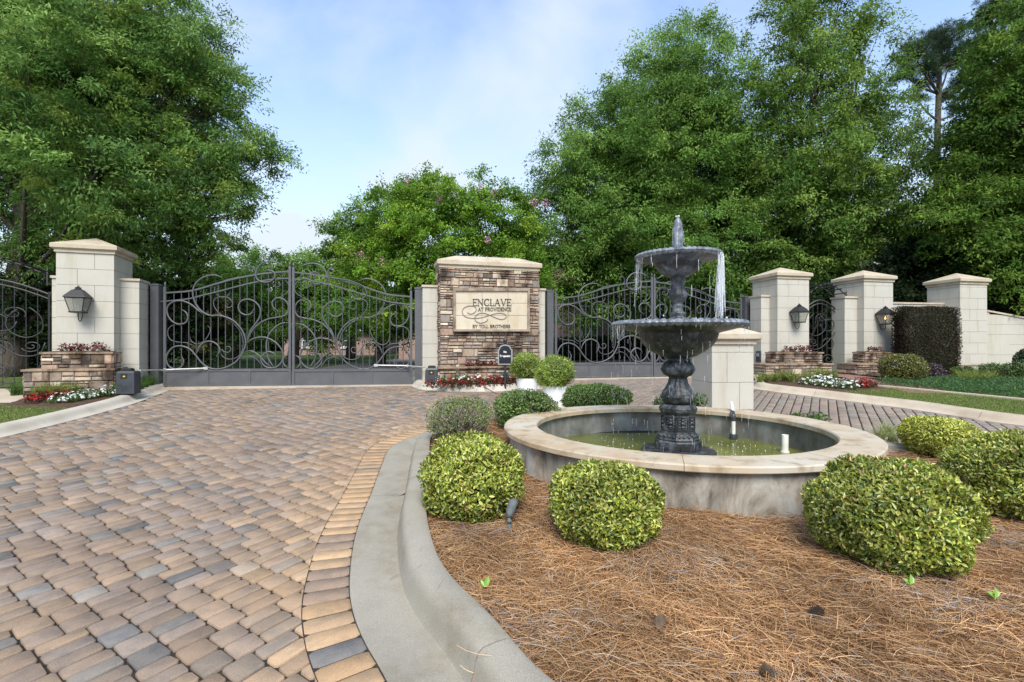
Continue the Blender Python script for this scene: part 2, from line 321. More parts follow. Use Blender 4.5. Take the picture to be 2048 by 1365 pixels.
def crown(blobs, leaf=(.13, .035), dens=1.0, cols=OAK, clump=.42, per=46, squash=.85, droop=.22, core=.35, flat=.5):
    Vs, Fs, Ts, off = [], [], [], 0; per = int(per*3.9)
    for (c, r) in blobs:
        nc = max(4, int(dens*26*(r/1.0)**2)); dirs = rnd_unit(nc); rad = r*np.where(rng.random(nc) < core, rng.random(nc)**.5*.8, rng.uniform(.78, 1.06, nc))
        cc = c+dirs*rad[:, None]*np.array([1, 1, squash])
        n = nc*per; idx = np.repeat(np.arange(nc), per)
        cs = 1.12*clump*rng.uniform(.6, 1.3, nc)[idx]
        out = norml(dirs*np.array([1, 1, .5])+np.array([0, 0, .15])+.25*rng.normal(size=(nc, 3)))[idx]
        # spray: scattered along several twigs that leave the clump outwards and droop
        tw = rng.integers(0, 6, n); twd = norml(out.reshape(nc, per, 3)[:, :6].reshape(-1, 3).reshape(nc, 6, 3).reshape(-1, 3)+.75*rng.normal(size=(nc*6, 3))*np.array([1, 1, flat]))
        td = twd[idx*6+tw]; s = rng.random(n)**.8
        P = cc[idx]+td*(cs*s*1.25)[:, None]+rng.normal(size=(n, 3))*(cs*.17)[:, None]*np.array([1, 1, .7]); P[:, 2] -= droop*cs*s**2
        D = norml(td*.7+rng.normal(size=(n, 3))*.6+np.array([0, 0, -.35])); Nn = norml(np.array([0, 0, .65])+.5*rng.normal(size=(n, 3))+.7*out)
        L = .92*leaf[0]*rng.uniform(.7, 1.3, n); V, Fq = leaf_far(P, D, Nn, L, 1.15*leaf[1]*rng.uniform(.75, 1.3, n))
        cl = pal(nc, cols, .12)[idx]*(1+.16*rng.normal(size=(n, 1))); Ts.append(np.repeat(np.clip(cl, .006, .8), 4, 0))
        Vs.append(V); Fs.append(Fq+off); off += len(V)
    return np.concatenate(Vs), np.concatenate(Fs), np.concatenate(Ts)
def tree(name, label, cat, base, blobs_px, d, leaf=(.13, .035), dens=1.0, cols=OAK, group=None, trunk_r=.28, stems=1, depth=.55, limb=.4, blossoms=None, top=None, **kw):
    bx, by = base; t = thing(name, label, cat, (bx, by, gf(by)), group); blobs = []
    for b in blobs_px:
        px, py, rp = b[:3]; dd = d+(b[3] if len(b) > 3 else rng.uniform(-1, 1)*rp/F*d*depth); blobs.append((W(px, py, dd), rp/F*dd))
    V, Fq, T = crown(blobs, leaf, dens, cols, **kw); link_mesh('crown', V, Fq, MT['leaf'], t, False, T)
    mb = MB(); zt = max(c[2] for c, r in blobs) if top is None else top
    z0 = gf(by)-.1
    for s_ in range(stems):
        a = s_*2.4; lean = .5*(stems > 1); bx2, by2 = bx+.25*math.cos(a)*(stems > 1), by+.25*math.sin(a)*(stems > 1)
        cx = np.mean([c[0] for c, r in blobs]); k = 7; pts = []
        for i in range(k):
            f = i/(k-1); pts.append((bx2+(cx-bx)*.35*f**1.5+lean*math.cos(a)*f*2+.12*math.sin(3*f+s_), by2+lean*math.sin(a)*f*2, z0+(zt-z0)*.82*f))
        pts = catmull(pts, 3); mb.tube(pts, trunk_r*np.linspace(1.15, .18, len(pts)), 8)
        own = [q for i, q in enumerate(blobs) if i % stems == s_]
        for c, r in own:
            zz = z0+(c[2]-z0)*rng.uniform(.35, .6); i0 = int(np.argmin(np.abs(pts[:, 2]-zz))); p0 = pts[i0]; m_ = (p0+c)/2+np.array([0, 0, .12*np.linalg.norm(c-p0)])*rng.uniform(-.6, 1)
            br = catmull([p0, m_, c], 5); mb.tube(br, trunk_r*limb*np.linspace(.6, .10, len(br))*min(1, r/1.2+.3), 5)
            for q in range(5):
                e = c+rnd_unit(1)[0]*r*.85; br2 = catmull([br[-4], (br[-4]+e)/2+rng.normal(size=3)*.1*r, e], 4); mb.tube(br2, trunk_r*.07*np.linspace(.9, .2, len(br2)), 4)
    mb.build('trunk', MT['bark'], t, True)
    if blossoms:
        bl, colr = blossoms; Vs = []; Fs = []; Ts = []; off = 0
        for (px, py, dd) in bl:
            c = W(px, py, dd); n = 40; P = c+rng.normal(size=(n, 3))*np.array([.05, .05, .08]); D = rnd_unit(n); Nn = rnd_unit(n)
            V, Fq = leaf_far(P, D, Nn, np.full(n, .06), np.full(n, .05)); Vs.append(V); Fs.append(Fq+off); off += len(V); Ts.append(np.repeat(pal(n, colr), 4, 0))
        link_mesh('blossom', np.concatenate(Vs), np.concatenate(Fs), MT['petal'], t, False, np.concatenate(Ts))
    return t
def superdir(D, p): return 1/(np.sum(np.abs(D)**p, axis=1)**(1/p))[:, None]
HOLLY = [(.36, .40, .055), (.24, .31, .045), (.46, .47, .08), (.13, .21, .032), (.50, .49, .14), (.09, .16, .028), (.40, .42, .07)]
BOX = [(.085, .165, .028), (.06, .125, .024), (.12, .21, .038), (.15, .24, .045)]
def bush(name, label, cat, c, rad, gz, n=6000, leaf=(.033, .0155), cols=HOLLY, p=2.25, group=None, near=True, layers=(.8, 1.02), amp=.05, twigs=24, seed=1, keep=None, up=.35, core=True, stem_r=.012, cut=True, mat='shrub'):
    c = np.array(c, float); rad = np.array(rad, float); t = thing(name, label, cat, (c[0], c[1], gz), group)
    D = rnd_unit(n); s = superdir(D, p)[:, 0]*(1+wob(D, seed, amp=amp)); lay = rng.uniform(*layers, n)**1
    P = c+D*(s*lay)[:, None]*rad; ok = np.ones(n, bool)
    if cut: ok &= P[:, 2] > gz+.015
    if keep is not None: ok &= keep(P, D)
    P, D, lay = P[ok], D[ok], lay[ok]; n = len(P); out = norml(D/rad*rad.mean())
    Dl = norml(out*.55+rng.normal(size=(n, 3))*.55+np.array([0, 0, .25])); Nn = norml(out*.9+np.array([0, 0, up])+rng.normal(size=(n, 3))*.5)
    L = leaf[0]*rng.uniform(.65, 1.3, n); V, Fq = (leaf_near if near else leaf_far)(P-Dl*L[:, None]*.5, Dl, Nn, L, leaf[1]*rng.uniform(.75, 1.25, n))
    patch = (1+.22*np.clip(wob(D, seed+50, 4, 1.0), -1, 1))[:, None]
    T = np.clip(pal(n, cols, .15)*patch, .006, .8); dead = rng.random(n) < (.022 if cols is HOLLY else 0); T[dead] = pal(int(dead.sum()), [(.32, .19, .07), (.40, .27, .10), (.22, .11, .05)]); link_mesh('foliage', V, Fq, MT[mat], t, False, np.repeat(T, 6 if near else 4, 0))
    mb = MB(); b0 = np.array([c[0], c[1], gz-.02])
    for i in range(twigs):
        d = rnd_unit(1)[0]; d[2] = abs(d[2])*.8+.05; e = c+d*superdir(d[None], p)[0, 0]*rad*.93; e[2] = max(e[2], gz+.08)
        m_ = b0*.5+e*.5+rng.normal(size=3)*.05+np.array([0, 0, -.1*rad[2]]); pts = catmull([b0+rng.normal(size=3)*.03*np.array([1, 1, 0]), m_, e], 5); mb.tube(pts, np.linspace(stem_r, .0025, len(pts)), 4)
        for k in range(2):
            e2 = e+rng.normal(size=3)*rad*.22; e2[2] = max(e2[2], gz+.05); e2 = c+(e2-c)*min(1, .97/max(1e-3, np.sum(np.abs((e2-c)/rad)**p)**(1/p))); mb.tube(np.array([m_, (m_+e2)/2+rng.normal(size=3)*.02, e2]), [.005, .0035, .0018], 4)
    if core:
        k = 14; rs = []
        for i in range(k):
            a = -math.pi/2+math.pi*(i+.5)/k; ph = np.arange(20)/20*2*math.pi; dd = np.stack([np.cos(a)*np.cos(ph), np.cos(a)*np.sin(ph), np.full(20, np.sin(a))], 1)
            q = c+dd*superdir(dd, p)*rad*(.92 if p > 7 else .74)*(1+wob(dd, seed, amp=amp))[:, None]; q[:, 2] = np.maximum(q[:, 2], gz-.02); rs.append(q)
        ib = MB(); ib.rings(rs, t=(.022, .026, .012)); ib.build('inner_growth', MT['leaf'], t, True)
    mb.build('branch', MT['twig'], t, True)
    return t
def blades(P, h, wd, lean, cols, jit=.2, segs=3):   # grass-like strips
    n = len(P); a = rng.random(n)*2*math.pi; dr = np.stack([np.cos(a), np.sin(a), np.zeros(n)], 1); sd_ = np.stack([-np.sin(a), np.cos(a), np.zeros(n)], 1)
    b = rng.random(n)*2*math.pi; sd_ = np.stack([np.cos(b), np.sin(b), np.zeros(n)], 1); V = np.empty((n, 2*segs+2, 3)); h = np.broadcast_to(h, (n,)); lean = np.broadcast_to(lean, (n,))
    for k in range(segs+1):
        f = k/segs; ctr = P+dr*(lean*f**1.7)[:, None]+np.stack([np.zeros(n), np.zeros(n), h*(f-.35*f*f*np.minimum(1, lean/np.maximum(h, .01)))], 1); ww = (wd*(1-f**2)*.5+.0003)
        V[:, 2*k] = ctr-sd_*ww; V[:, 2*k+1] = ctr+sd_*ww
    b0 = (np.arange(n)*(2*segs+2))[:, None]; Fq = np.concatenate([b0+np.array([2*k, 2*k+1, 2*k+3, 2*k+2]) for k in range(segs)])
    return V.reshape(-1, 3), Fq, np.repeat(np.clip(pal(n, cols, jit), .005, .8), 2*segs+2, 0)

# ------------------------------------------------------------------ ground, road, kerbs
def sheet(name, xs, ys, zf, m, kind='structure'):
    X, Y = np.meshgrid(xs, ys); V = np.stack([X.ravel(), Y.ravel(), zf(X.ravel(), Y.ravel())], 1); nx, ny = len(xs), len(ys)
    i = (np.arange(ny-1)[:, None]*nx+np.arange(nx-1)[None]).ravel(); Fq = np.stack([i, i+1, i+nx+1, i+nx], 1)
    return tag(link_mesh(name, V, Fq, m, None, True), kind=kind)
sheet('ground', np.linspace(-160, 160, 81), np.concatenate([np.linspace(-12, 30, 85), np.linspace(32, 320, 60)]), lambda x, y: g(y)-.045, MT['field'])

P_isl = [GP(*q) for q in ((855, 864), (822, 875), (781, 895), (763, 934), (744, 986), (722, 1038), (707, 1089), (700, 1149), (698, 1193), (707, 1234), (726, 1285), (748, 1322), (778, 1360))]
P_isl += [np.array(q) for q in ((-.34, 1.78), (-.02, 1.42), (.5, 1.05), (1.4, .78), (2.8, .7), (4.2, .95), (5.5, 1.9), (6.0, 3.4), (5.85, 4.7), (5.1, 5.7), (4.25, 6.15), (3.75, 6.75), (3.05, 7.4), (2.1, 7.9), (1.0, 8.1), (0.2, 8.0), (-.5, 7.7), (-1.05, 7.25))]
ISL = resample(catmull(P_isl, 8, True), .05, True)[:-1]
P_sgn = [(-2.62, 12.6), (-2.47, 12.1), (-2.2, 11.35), (-1.75, 10.9), (-.69, 10.74), (.18, 10.95), (.85, 11.35), (1.2, 12.0), (1.25, 13.0), (1.0, 13.7), (-.6, 13.5), (-2.2, 13.1)]
SGN = resample(catmull(P_sgn, 8, True), .05, True)[:-1]
LKB = resample(catmull([(-6.45, -3), (-6.55, 2), (-6.66, 5), (-6.72, 7.2), (-6.80, 8.1), (-6.97, 9.2), (-7.33, 10.4), (-7.6, 11.2), (-7.75, 11.9)], 8), .05)
RKB = resample(catmull([(6.75, 14.9), (6.0, 13.0), (5.42, 11.6), (5.44, 11.1), (5.72, 10.6), (6.03, 10.13), (6.44, 9.39), (6.87, 8.7), (7.26, 7.6), (7.5, 7.2), (8.0, 5.5), (8.4, 3), (8.6, -3)], 8), .05)
PROF = [(0, -.03), (0, .006), (.12, .0), (.27, -.006), (.292, -.004), (.300, .015), (.312, .060), (.322, .105), (.335, .136), (.358, .153), (.42, .158), (.47, .157), (.498, .142), (.506, .02)]
PROF_L = [(0, -.03), (0, .006), (.16, .004), (.19, .02), (.22, .06), (.25, .095), (.29, .108), (.40, .11), (.41, .02)]
PROF_S = [(0, -.03), (0, .006), (.05, .004), (.08, .03), (.11, .09), (.15, .12), (.26, .125), (.27, .02)]
def smooth_poly(P, it, closed):
    P = P.copy()
    for _ in range(it):
        if closed: P = (np.roll(P, 1, 0)+2*P+np.roll(P, -1, 0))/4
        else: P[1:-1] = (P[:-2]+2*P[1:-1]+P[2:])/4
    return P
def kerb(name, line, prof, m, closed, seg=2.6, base=.0):
    line = smooth_poly(line, 12, closed); offs = [smooth_poly(offset(line, o, closed), 6, closed) for o, h in prof]
    n = len(line); stepn = int(seg/.05); mb = MB(); i = 0; k = len(prof)
    while i < n-(0 if closed else 1):
        j = min(i+stepn, n if closed else n-1); idx = [q % n for q in range(i, j+1)]
        V = []; 
        for a, q in enumerate(idx):
            for r in range(k):
                p = offs[r][q].copy()
                if a == 0: p = p*.9+offs[r][idx[1]]*.1
                if a == len(idx)-1: p = p*.9+offs[r][idx[-2]]*.1
                V.append((p[0], p[1], gf(p[1])+prof[r][1]+base))
        Fc = [(a*k+r, (a+1)*k+r, (a+1)*k+r+1, a*k+r+1) for a in range(len(idx)-1) for r in range(k-1)]
        Fc += [tuple(range(k))[::-1], tuple((len(idx)-1)*k+r for r in range(k))]
        mb.add(V, Fc); i = j
    return tag(mb.build(name, m, None, 'auto'), kind='structure'), line
_, isl_line = kerb('kerb_fountain_island', ISL, PROF, MT['kerb'], True)
_, sgn_line = kerb('kerb_sign_island', SGN, PROF_S, MT['kerb_light'], True)
_, lkb_line = kerb('kerb_left_verge', LKB, PROF_L, MT['kerb_light'], False)
_, rkb_line = kerb('kerb_right_verge', RKB, PROF_L, MT['kerb_tan'], False)

road_poly = np.concatenate([LKB, [(-7.9, 12.0), (-2.4, 12.9), (1.0, 14.0), (6.8, 15.4)], RKB])
def grid_in(poly, step, zf, name, m, kind='structure', hole=None):
    poly = np.asarray(poly); x0, y0 = poly.min(0); x1, y1 = poly.max(0); xs = np.arange(x0, x1+step, step); ys = np.arange(y0, y1+step, step)
    X, Y = np.meshgrid(xs, ys); nx, ny = len(xs), len(ys); ctr = np.stack([(X[:-1, :-1]+step/2).ravel(), (Y[:-1, :-1]+step/2).ravel()], 1)
    i = (np.arange(ny-1)[:, None]*nx+np.arange(nx-1)[None]).ravel()[inside(ctr, poly) & (True if hole is None else np.hypot(ctr[:, 0]-hole[0], ctr[:, 1]-hole[1]) > hole[2])]
    V = np.stack([X.ravel(), Y.ravel(), zf(X.ravel(), Y.ravel())], 1); Fq = np.stack([i, i+1, i+nx+1, i+nx], 1)
    used, inv = np.unique(Fq, return_inverse=True); return tag(link_mesh(name, V[used], inv.reshape(-1, 4), m, None, True), kind=kind)
grid_in(road_poly, .25, lambda x, y: g(y)-.016, 'road_bed', MT['joint'])

def pavers():
    TAN = np.array([[.305, .226, .166], [.275, .21, .16], [.33, .243, .17], [.265, .205, .16]]); GRY = np.array([[.215, .20, .18], [.25, .225, .195], [.165, .158, .15]]); MIX = np.array([[.27, .22, .185], [.285, .225, .18]])
    ORG = np.array([[.50, .345, .205], [.46, .31, .18], [.43, .30, .19]])
    isl_out = offset(isl_line, -.27); cx = []
    def rows(ang, org, ru, rv, mode):
        e1 = np.array([math.cos(ang), math.sin(ang)]); e2 = np.array([-e1[1], e1[0]]); v = -rv; k = 0; out = []; RH = .296 if mode == 0 else .27
        while v < rv:
            u = -ru+random.random()*.34; k = random.randrange(2)
            while u < ru:
                if mode == 1: parts, L = ((RH/2, 0), (RH/2, 0)), .18
                elif k % 2 == 0: parts, L = ((RH/2, 0), (RH/2, 0)), .148
                else: parts, L = ((RH/3, 0), (RH/3, 0), (RH/3, 0)), random.choice((.20, .20, .16))
                vv = v+(random.choice((0, RH/6, -RH/6)) if False else 0)
                for h, du in parts:
                    c = org+e1*(u+L/2+du)+e2*(vv+h/2); out.append((c[0], c[1], L, h)); vv += h
                u += L; k = k+1 if random.random() < .8 else k
            v += RH
        return np.array(out), e1, e2
    Vs, Fs, Ts, off = [], [], [], 0
    for mode, ang, org in ((0, R(56), np.array([-1., 6.])), (1, R(58), np.array([4., 8.]))):
        S, e1, e2 = rows(ang, org, 14, 14, mode); c = S[:, :2]
        right = (c[:, 0] > 2.0) & (c[:, 1] > 1.5*0+4.5-0*c[:, 0])
        ok = inside(c, road_poly) & (right == (mode == 1)) & ~inside(c, offset(isl_line, -.12)) & ~inside(c, offset(sgn_line, .12)) & (c[:, 1] > .8) & (np.abs(c[:, 0]) < c[:, 1]*1.25+1.5)
        S = S[ok]; c = c[ok]; n = len(S); gap = .0105 if mode == 0 else .017
        hl, hw = S[:, 2]/2-gap/2, S[:, 3]/2-gap/2; ch = .013; V = np.empty((n, 24, 3)); jz = rng.normal(size=n)*.0012; tx, ty = rng.normal(size=(2, n))*.004
        jr = rng.normal(size=(n, 8))*.0018
        for ring, (ins, z) in enumerate(((0, -.020), (.0005, -.0045), (.0055, 0.0))):
            for q, (a, b) in enumerate(((-1, -1), (1, -1), (1, 1), (-1, 1))):
                for w_, (ka, kb) in enumerate(((ch, 0), (0, ch)) if a*b < 0 else ((0, ch), (ch, 0))):
                    u = a*(hl-ins-ka)+jr[:, (2*q+w_) % 8]; v = b*(hw-ins-kb)+jr[:, (2*q+w_+3) % 8]; p = c+u[:, None]*e1+v[:, None]*e2
                    V[:, ring*8+2*q+w_, :2] = p; V[:, ring*8+2*q+w_, 2] = g(p[:, 1])+z+jz+tx*u+ty*v
        base = np.array([[r*8+i, r*8+(i+1) % 8, (r+1)*8+(i+1) % 8, (r+1)*8+i] for r in (0, 1) for i in range(8)]+[[16, 17, 18, 19], [16, 19, 20, 23], [23, 20, 21, 22]])
        b0 = (np.arange(n)*24)[:, None, None]; Fs.append((b0+base[None]).reshape(-1, 4)+off); off += 24*n
        k = rng.random(n); col = TAN[rng.integers(0, 4, n)]; gr = k < (.13 if mode == 0 else .4); col[gr] = GRY[rng.integers(0, 3, gr.sum())]; mi = (k > .78); col[mi] = MIX[rng.integers(0, 2, mi.sum())]
        # iron staining of the blocks along the island's edge course
        dist = np.min(np.linalg.norm(c[:, None, :]-isl_line[None, ::6, :], axis=2), axis=1); f = np.clip(1.0-(dist-.25)/.75, 0, 1)*rng.uniform(.3, .8, n)*(c[:, 0] < 1)
        col = col*(1-f[:, None])+ORG[rng.integers(0, 3, n)]*f[:, None]; col *= (1+.10*rng.normal(size=(n, 1))); far = np.clip((c[:, 1]-5)/6, 0, .35)[:, None]
        if mode == 1: col = col*.55+.45*np.array([.31, .265, .225])
        Ts.append(np.repeat(np.clip(col, .03, .8), 24, 0)); Vs.append(V.reshape(-1, 3))
    # header course along the fountain island
    P = isl_line; keep = P[:, 1] > .8; L = resample(np.concatenate([P, P[:1]]), .125, False); A = smooth_poly(offset(L, -.003, False), 1, False); B = offset(L, -.247, False)
    for i in range(len(L)-1):
        if L[i, 1] < .9: continue
        a0, a1, b0, b1 = A[i], A[i+1], B[i], B[i+1]; gp = .022
        q = [a0*(1-gp)+a1*gp, a1*(1-gp)+a0*gp, b1*(1-gp)+b0*gp, b0*(1-gp)+b1*gp]; cc = sum(q)/4; j = random.gauss(0, .0012); vv = []
        for ring, (ins, z) in enumerate(((0, -.02), (.006, .001), (.05, .006))):
            for s_ in range(4):
                for f in (.1, .9):
                    p = q[s_]*(1-f)+q[(s_+1) % 4]*f; p = p*(1-ins)+cc*ins; vv.append((p[0], p[1], gf(p[1])+z+j))
        # order: corner pairs
        Vs.append(np.array(vv)); base = np.array([[r*8+t, (r+1)*8+t, (r+1)*8+(t+1) % 8, r*8+(t+1) % 8] for r in (0, 1) for t in range(8)]+[[16, 19, 18, 17], [16, 23, 20, 19], [23, 22, 21, 20]]); Fs.append(base+off); off += 24
        col = ORG[random.randrange(3)] if random.random() < .72 else (GRY[random.randrange(3)]*1.25 if random.random() < .5 else TAN[0]); Ts.append(np.tile(np.clip(col*random.gauss(1, .07), .03, .9), (24, 1)))
    tag(link_mesh('road_pavers', np.concatenate(Vs), np.concatenate(Fs), MT['paver'], None, False, np.concatenate(Ts)), kind='structure')
    mb = MB(); O = offset(isl_line, -.250); n = len(O); V = []
    for i in range(n):
        for q in (isl_line[i], O[i]): V.append((q[0], q[1], gf(q[1])+.0018))
    mb.add(V, [(2*i, 2*((i+1) % n), 2*((i+1) % n)+1, 2*i+1) for i in range(n)]); tag(mb.build('road_edge_joint', MT['joint']), kind='structure')
pavers()
tl, tr2 = np.array([-7.75, 11.35]), np.array([-2.2, 12.15])
mb = MB(); mb.box(tl, unit(tr2-tl), unit(np.array([-(tr2-tl)[1], (tr2-tl)[0]])), 0, 5.62, -.35, .55, .50, .603); mb.box((1.0, 13.1), unit((5.9, 1.6)), unit((-1.6, 5.9)), 0, 5.9, -.3, .6, .5, .652)
tag(mb.build('road_threshold', MT['kerb_tan']), kind='structure')
grid_in(np.array([(-8.2, 11.9), (-2, 12.7), (-1.0, 20), (3, 40), (-4, 40), (-7, 22)]), .5, lambda x, y: g(y)-.01, 'inner_road', MT['asphalt'])
grid_in(np.array([(1, 13.7), (7, 15), (8, 22), (14, 34), (9, 36), (3, 22)]), .5, lambda x, y: g(y)-.01, 'inner_road_second', MT['asphalt'])

# verges
verge_l = np.concatenate([offset(lkb_line, .36, False), [(-8.6, 14), (-24, 14), (-24, -3)]])
grid_in(verge_l, .12, lambda x, y: g(y)+.085, 'lawn_left', MT['turf'])
verge_r = np.concatenate([offset(rkb_line, .36, False), [(24, -3), (24, 16), (7.2, 16)]])
grid_in(verge_r, .12, lambda x, y: g(y)+.085, 'lawn_right', MT['turf'])
bed_l = np.array([(-8.6, 8.25), (-7.9, 8.0), (-7.25, 8.0), (-7.32, 9.0), (-7.55, 9.9), (-7.9, 10.9), (-8.1, 12.2), (-9.2, 12.2), (-9.4, 9.8), (-8.8, 8.9)])
grid_in(bed_l, .06, lambda x, y: g(y)+.10+.012*np.sin(9*x)*np.cos(7*y), 'soil_left_bed', MT['soil'])
grid_in(np.array([(-16, 8.55), (-8.75, 8.75), (-9.3, 9.9), (-9.6, 10.6), (-16, 10.4)]), .1, lambda x, y: g(y)+.096, 'path_left', MT['walk'])
bed_r = np.array([(5.9, 12.6), (5.85, 11.5), (6.0, 10.9), (6.55, 10.05), (7.2, 9.45), (7.7, 9.75), (8.3, 10.6), (8.3, 12.4), (7.0, 13.6), (6.2, 13.6)])
grid_in(bed_r, .06, lambda x, y: g(y)+.10+.012*np.sin(9*x)*np.cos(7*y), 'soil_right_bed', MT['soil'])
grid_in(np.array([(7.8, 9.8), (8.6, 9.75), (9.2, 11.5), (9.0, 14), (8.2, 14), (8.3, 11.5)]), .08, lambda x, y: g(y)+.112, 'path_right', MT['brickpath'])
grid_in(np.array([(9.1, 11.6), (11.5, 11.4), (16, 10.6), (22, 10.2), (22, 14.5), (9.1, 14)]), .1, lambda x, y: g(y)+.13+.02*np.sin(3*x+2*y), 'soil_wall_bed', MT['soil'])
sgn_in = offset(sgn_line, .2)
grid_in(sgn_in, .05, lambda x, y: g(y)+.10+.012*np.sin(9*x)*np.cos(11*y), 'soil_sign_bed', MT['soil'])
# mulch of the fountain island
PC = np.array([1.79, 5.5]); PR = 1.815
mulch_poly = offset(isl_line, .45)
def mz(x, y):
    return g(y)+.095+.02*np.sin(2.1*x+1.3*y)+.014*np.sin(5.3*x-3.1*y)+.008*np.sin(13*x+4*y)*np.sin(11*y)
grid_in(mulch_poly, .05, mz, 'mulch_bed', MT['straw'], hole=(PC[0], PC[1], 1.68))
def straw():
    n = 90000; poly = offset(isl_line, .47); x = np.concatenate([rng.uniform(-1.2, 6.2, n*2), rng.uniform(-1.2, 3.6, n*2)]); y = np.concatenate([rng.uniform(1.0, 9.7, n*2), rng.uniform(1.3, 4.2, n*2)])
    P = np.stack([x, y], 1); ok = inside(P, poly) & (np.hypot(x-PC[0], y-PC[1]) > 1.85) & (rng.random(len(x)) < np.clip(4.5/y, 0, 1)**1.5); P = P[ok][:n]; ks = isl_line[rng.integers(0, len(isl_line), 420)]; tow = np.array([2.4, 4.2])-ks; tow /= np.linalg.norm(tow, axis=1)[:, None]; kd = .50-.34*rng.random(420)**2.2; kp = (ks+tow*kd[:, None]); P = np.concatenate([P, kp[kp[:, 1] > .8]]); nsp = len(kp[kp[:, 1] > .8]); n = len(P)
    yaw = 1.5*np.sin(P[:, 0]*2.3+1.1*P[:, 1])+1.3*np.cos(P[:, 1]*3.1-P[:, 0])+rng.normal(size=n)*1.25
    L = rng.uniform(.07, .19, n); curv = rng.normal(size=n)*.9; pit = rng.normal(size=n)*.10; k = 4; wv = rng.uniform(.0007, .0015, n); V = np.empty((n, 2*k, 3)); pos = np.concatenate([P, (mz(P[:, 0], P[:, 1])+rng.uniform(.0, .034, n))[:, None]], 1); kd = kd[kp[:, 1] > .8]; pos[-nsp:, 2] = g(P[-nsp:, 1])+np.where(kd > .36, .155, np.where(kd > .30, .09, .012)); pit[-nsp:] = np.where(kd > .36, -.02, .12)*0
    roll = rng.uniform(-.9, .9, n)
    for i in range(k):
        a = yaw+curv*i/k; d = np.stack([np.cos(a)*np.cos(pit), np.sin(a)*np.cos(pit), np.sin(pit)], 1); sdv = np.stack([-np.sin(a)*np.cos(roll), np.cos(a)*np.cos(roll), np.sin(roll)], 1)*(wv*(1-.5*i/k))[:, None]
        V[:, 2*i] = pos-sdv; V[:, 2*i+1] = pos+sdv; pos = pos+d*(L/(k-1))[:, None]; pit = pit-.12; pit[-nsp:] = 0
    b = (np.arange(n)*2*k)[:, None]; Fq = np.concatenate([b+np.array([2*i, 2*i+1, 2*i+3, 2*i+2]) for i in range(k-1)])
    T = pal(n, [(.45, .255, .11), (.54, .34, .165), (.33, .165, .068), (.62, .43, .245), (.49, .285, .13), (.22, .105, .045)], .2); pat = np.sin(4.1*P[:, 0]+1.7*P[:, 1])+np.sin(2.7*P[:, 1]-5.2*P[:, 0]+1)+np.sin(9.3*P[:, 0]+7.7*P[:, 1]); T = T*(1+.11*pat[:, None]); old = rng.random(n) < np.clip(.07+.16*(np.sin(3.3*P[:, 0]-4.7*P[:, 1])+np.sin(6.1*P[:, 1]+2*P[:, 0])-.6), .03, .5); T[old] = pal(old.sum(), [(.42, .38, .34), (.30, .26, .23)], .15)
    tag(link_mesh('pine_straw', V.reshape(-1, 3), Fq, MT['needle'], None, False, np.repeat(T, 2*k, 0)), 'rust brown pine needle mulch covering the fountain island', 'pine straw', kind='stuff')
straw()

# ------------------------------------------------------------------ piers, walls, planters
def pier_solve(pc, d, pl, pr):
    kc, kl, kr = [(q-1024)/F for q in (pc, pl, pr)]; C_ = np.array([kc*d, d])
    a = np.linalg.solve([[1, -kl], [kr, 1]], [kl*d-C_[0], kr*d-C_[0]]); s = np.linalg.norm(a); return C_, a/s, np.array([a[1], -a[0]])/s, s
def ashlar(mb, o, e1, e2, u0, u1, v0, v1, z0, z1, hc=.305, split=.62):
    z = z0; k = 0; gp = .007
    while z < z1-.02:
        zt = min(z+hc, z1)
        if z1-zt < .08: zt = z1
        w_, dpt = u1-u0, v1-v0; cuts = [u0]+([u0+w_*(.36 if k % 2 else .66)] if w_ > .55 else [])+[u1]
        if w_ > 1.3: nn = int(w_/.62)+1; cuts = [u0]+[u0+w_*(i+(.5 if k % 2 else 1))/nn for i in range(nn) if u0+w_*(i+(.5 if k % 2 else 1))/nn < u1-.05]+[u1]
        for a, b in zip(cuts[:-1], cuts[1:]): mb.box(o, e1, e2, a+(gp/2 if a > u0 else 0), b-(gp/2 if b < u1 else 0), v0, v1, z+gp/2, zt-gp/2)
        z = zt; k += 1
def capstone(mb, o, e1, e2, u0, u1, v0, v1, z, ov=.075, h=(.05, .035, .075), apex=.23, ridge=None):
    def ring(ofs, zz): return [(*(o+e1*u+e2*v), zz) for u, v in ((u0-ofs, v0-ofs), (u1+ofs, v0-ofs), (u1+ofs, v1+ofs), (u0-ofs, v1+ofs))]
    cu, cv = (u0+u1)/2, (v0+v1)/2; r = 0.012 if ridge is None else ridge
    rs = [ring(ov*.35, z), ring(ov*.35, z+h[0]), ring(ov*.75, z+h[0]+h[1]*.6), ring(ov, z+h[0]+h[1]), ring(ov, z+h[0]+h[1]+h[2]), ring(ov-.012, z+h[0]+h[1]+h[2]+.012)]
    rs.append([(*(o+e1*u+e2*v), z+sum(h)+apex) for u, v in ((cu-r, cv-.012), (cu+r, cv-.012), (cu+r, cv+.012), (cu-r, cv+.012))]); mb.rings(rs)
def pier(label, o, e1, e2, u0, u1, v0, v1, z0, z1, group=None, name='stone_pier', **kw):
    c = o+e1*(u0+u1)/2+e2*(v0+v1)/2; t = thing(name, label, 'pier', (c[0], c[1], z0), group)
    mb = MB(); ashlar(mb, o, e1, e2, u0, u1, v0, v1, z0, z1, kw.pop('hc', .325)); mb.build('shaft', MT['cast'], t); mb = MB(); mb.box(o, e1, e2, u0+.010, u1-.010, v0+.010, v1-.010, z0, z1-.008); mb.build('mortar', MT['joint_grey'], t)
    mb = MB(); capstone(mb, o, e1, e2, u0, u1, v0, v1, z1, **kw); mb.build('cap', MT['cap'], t); return t
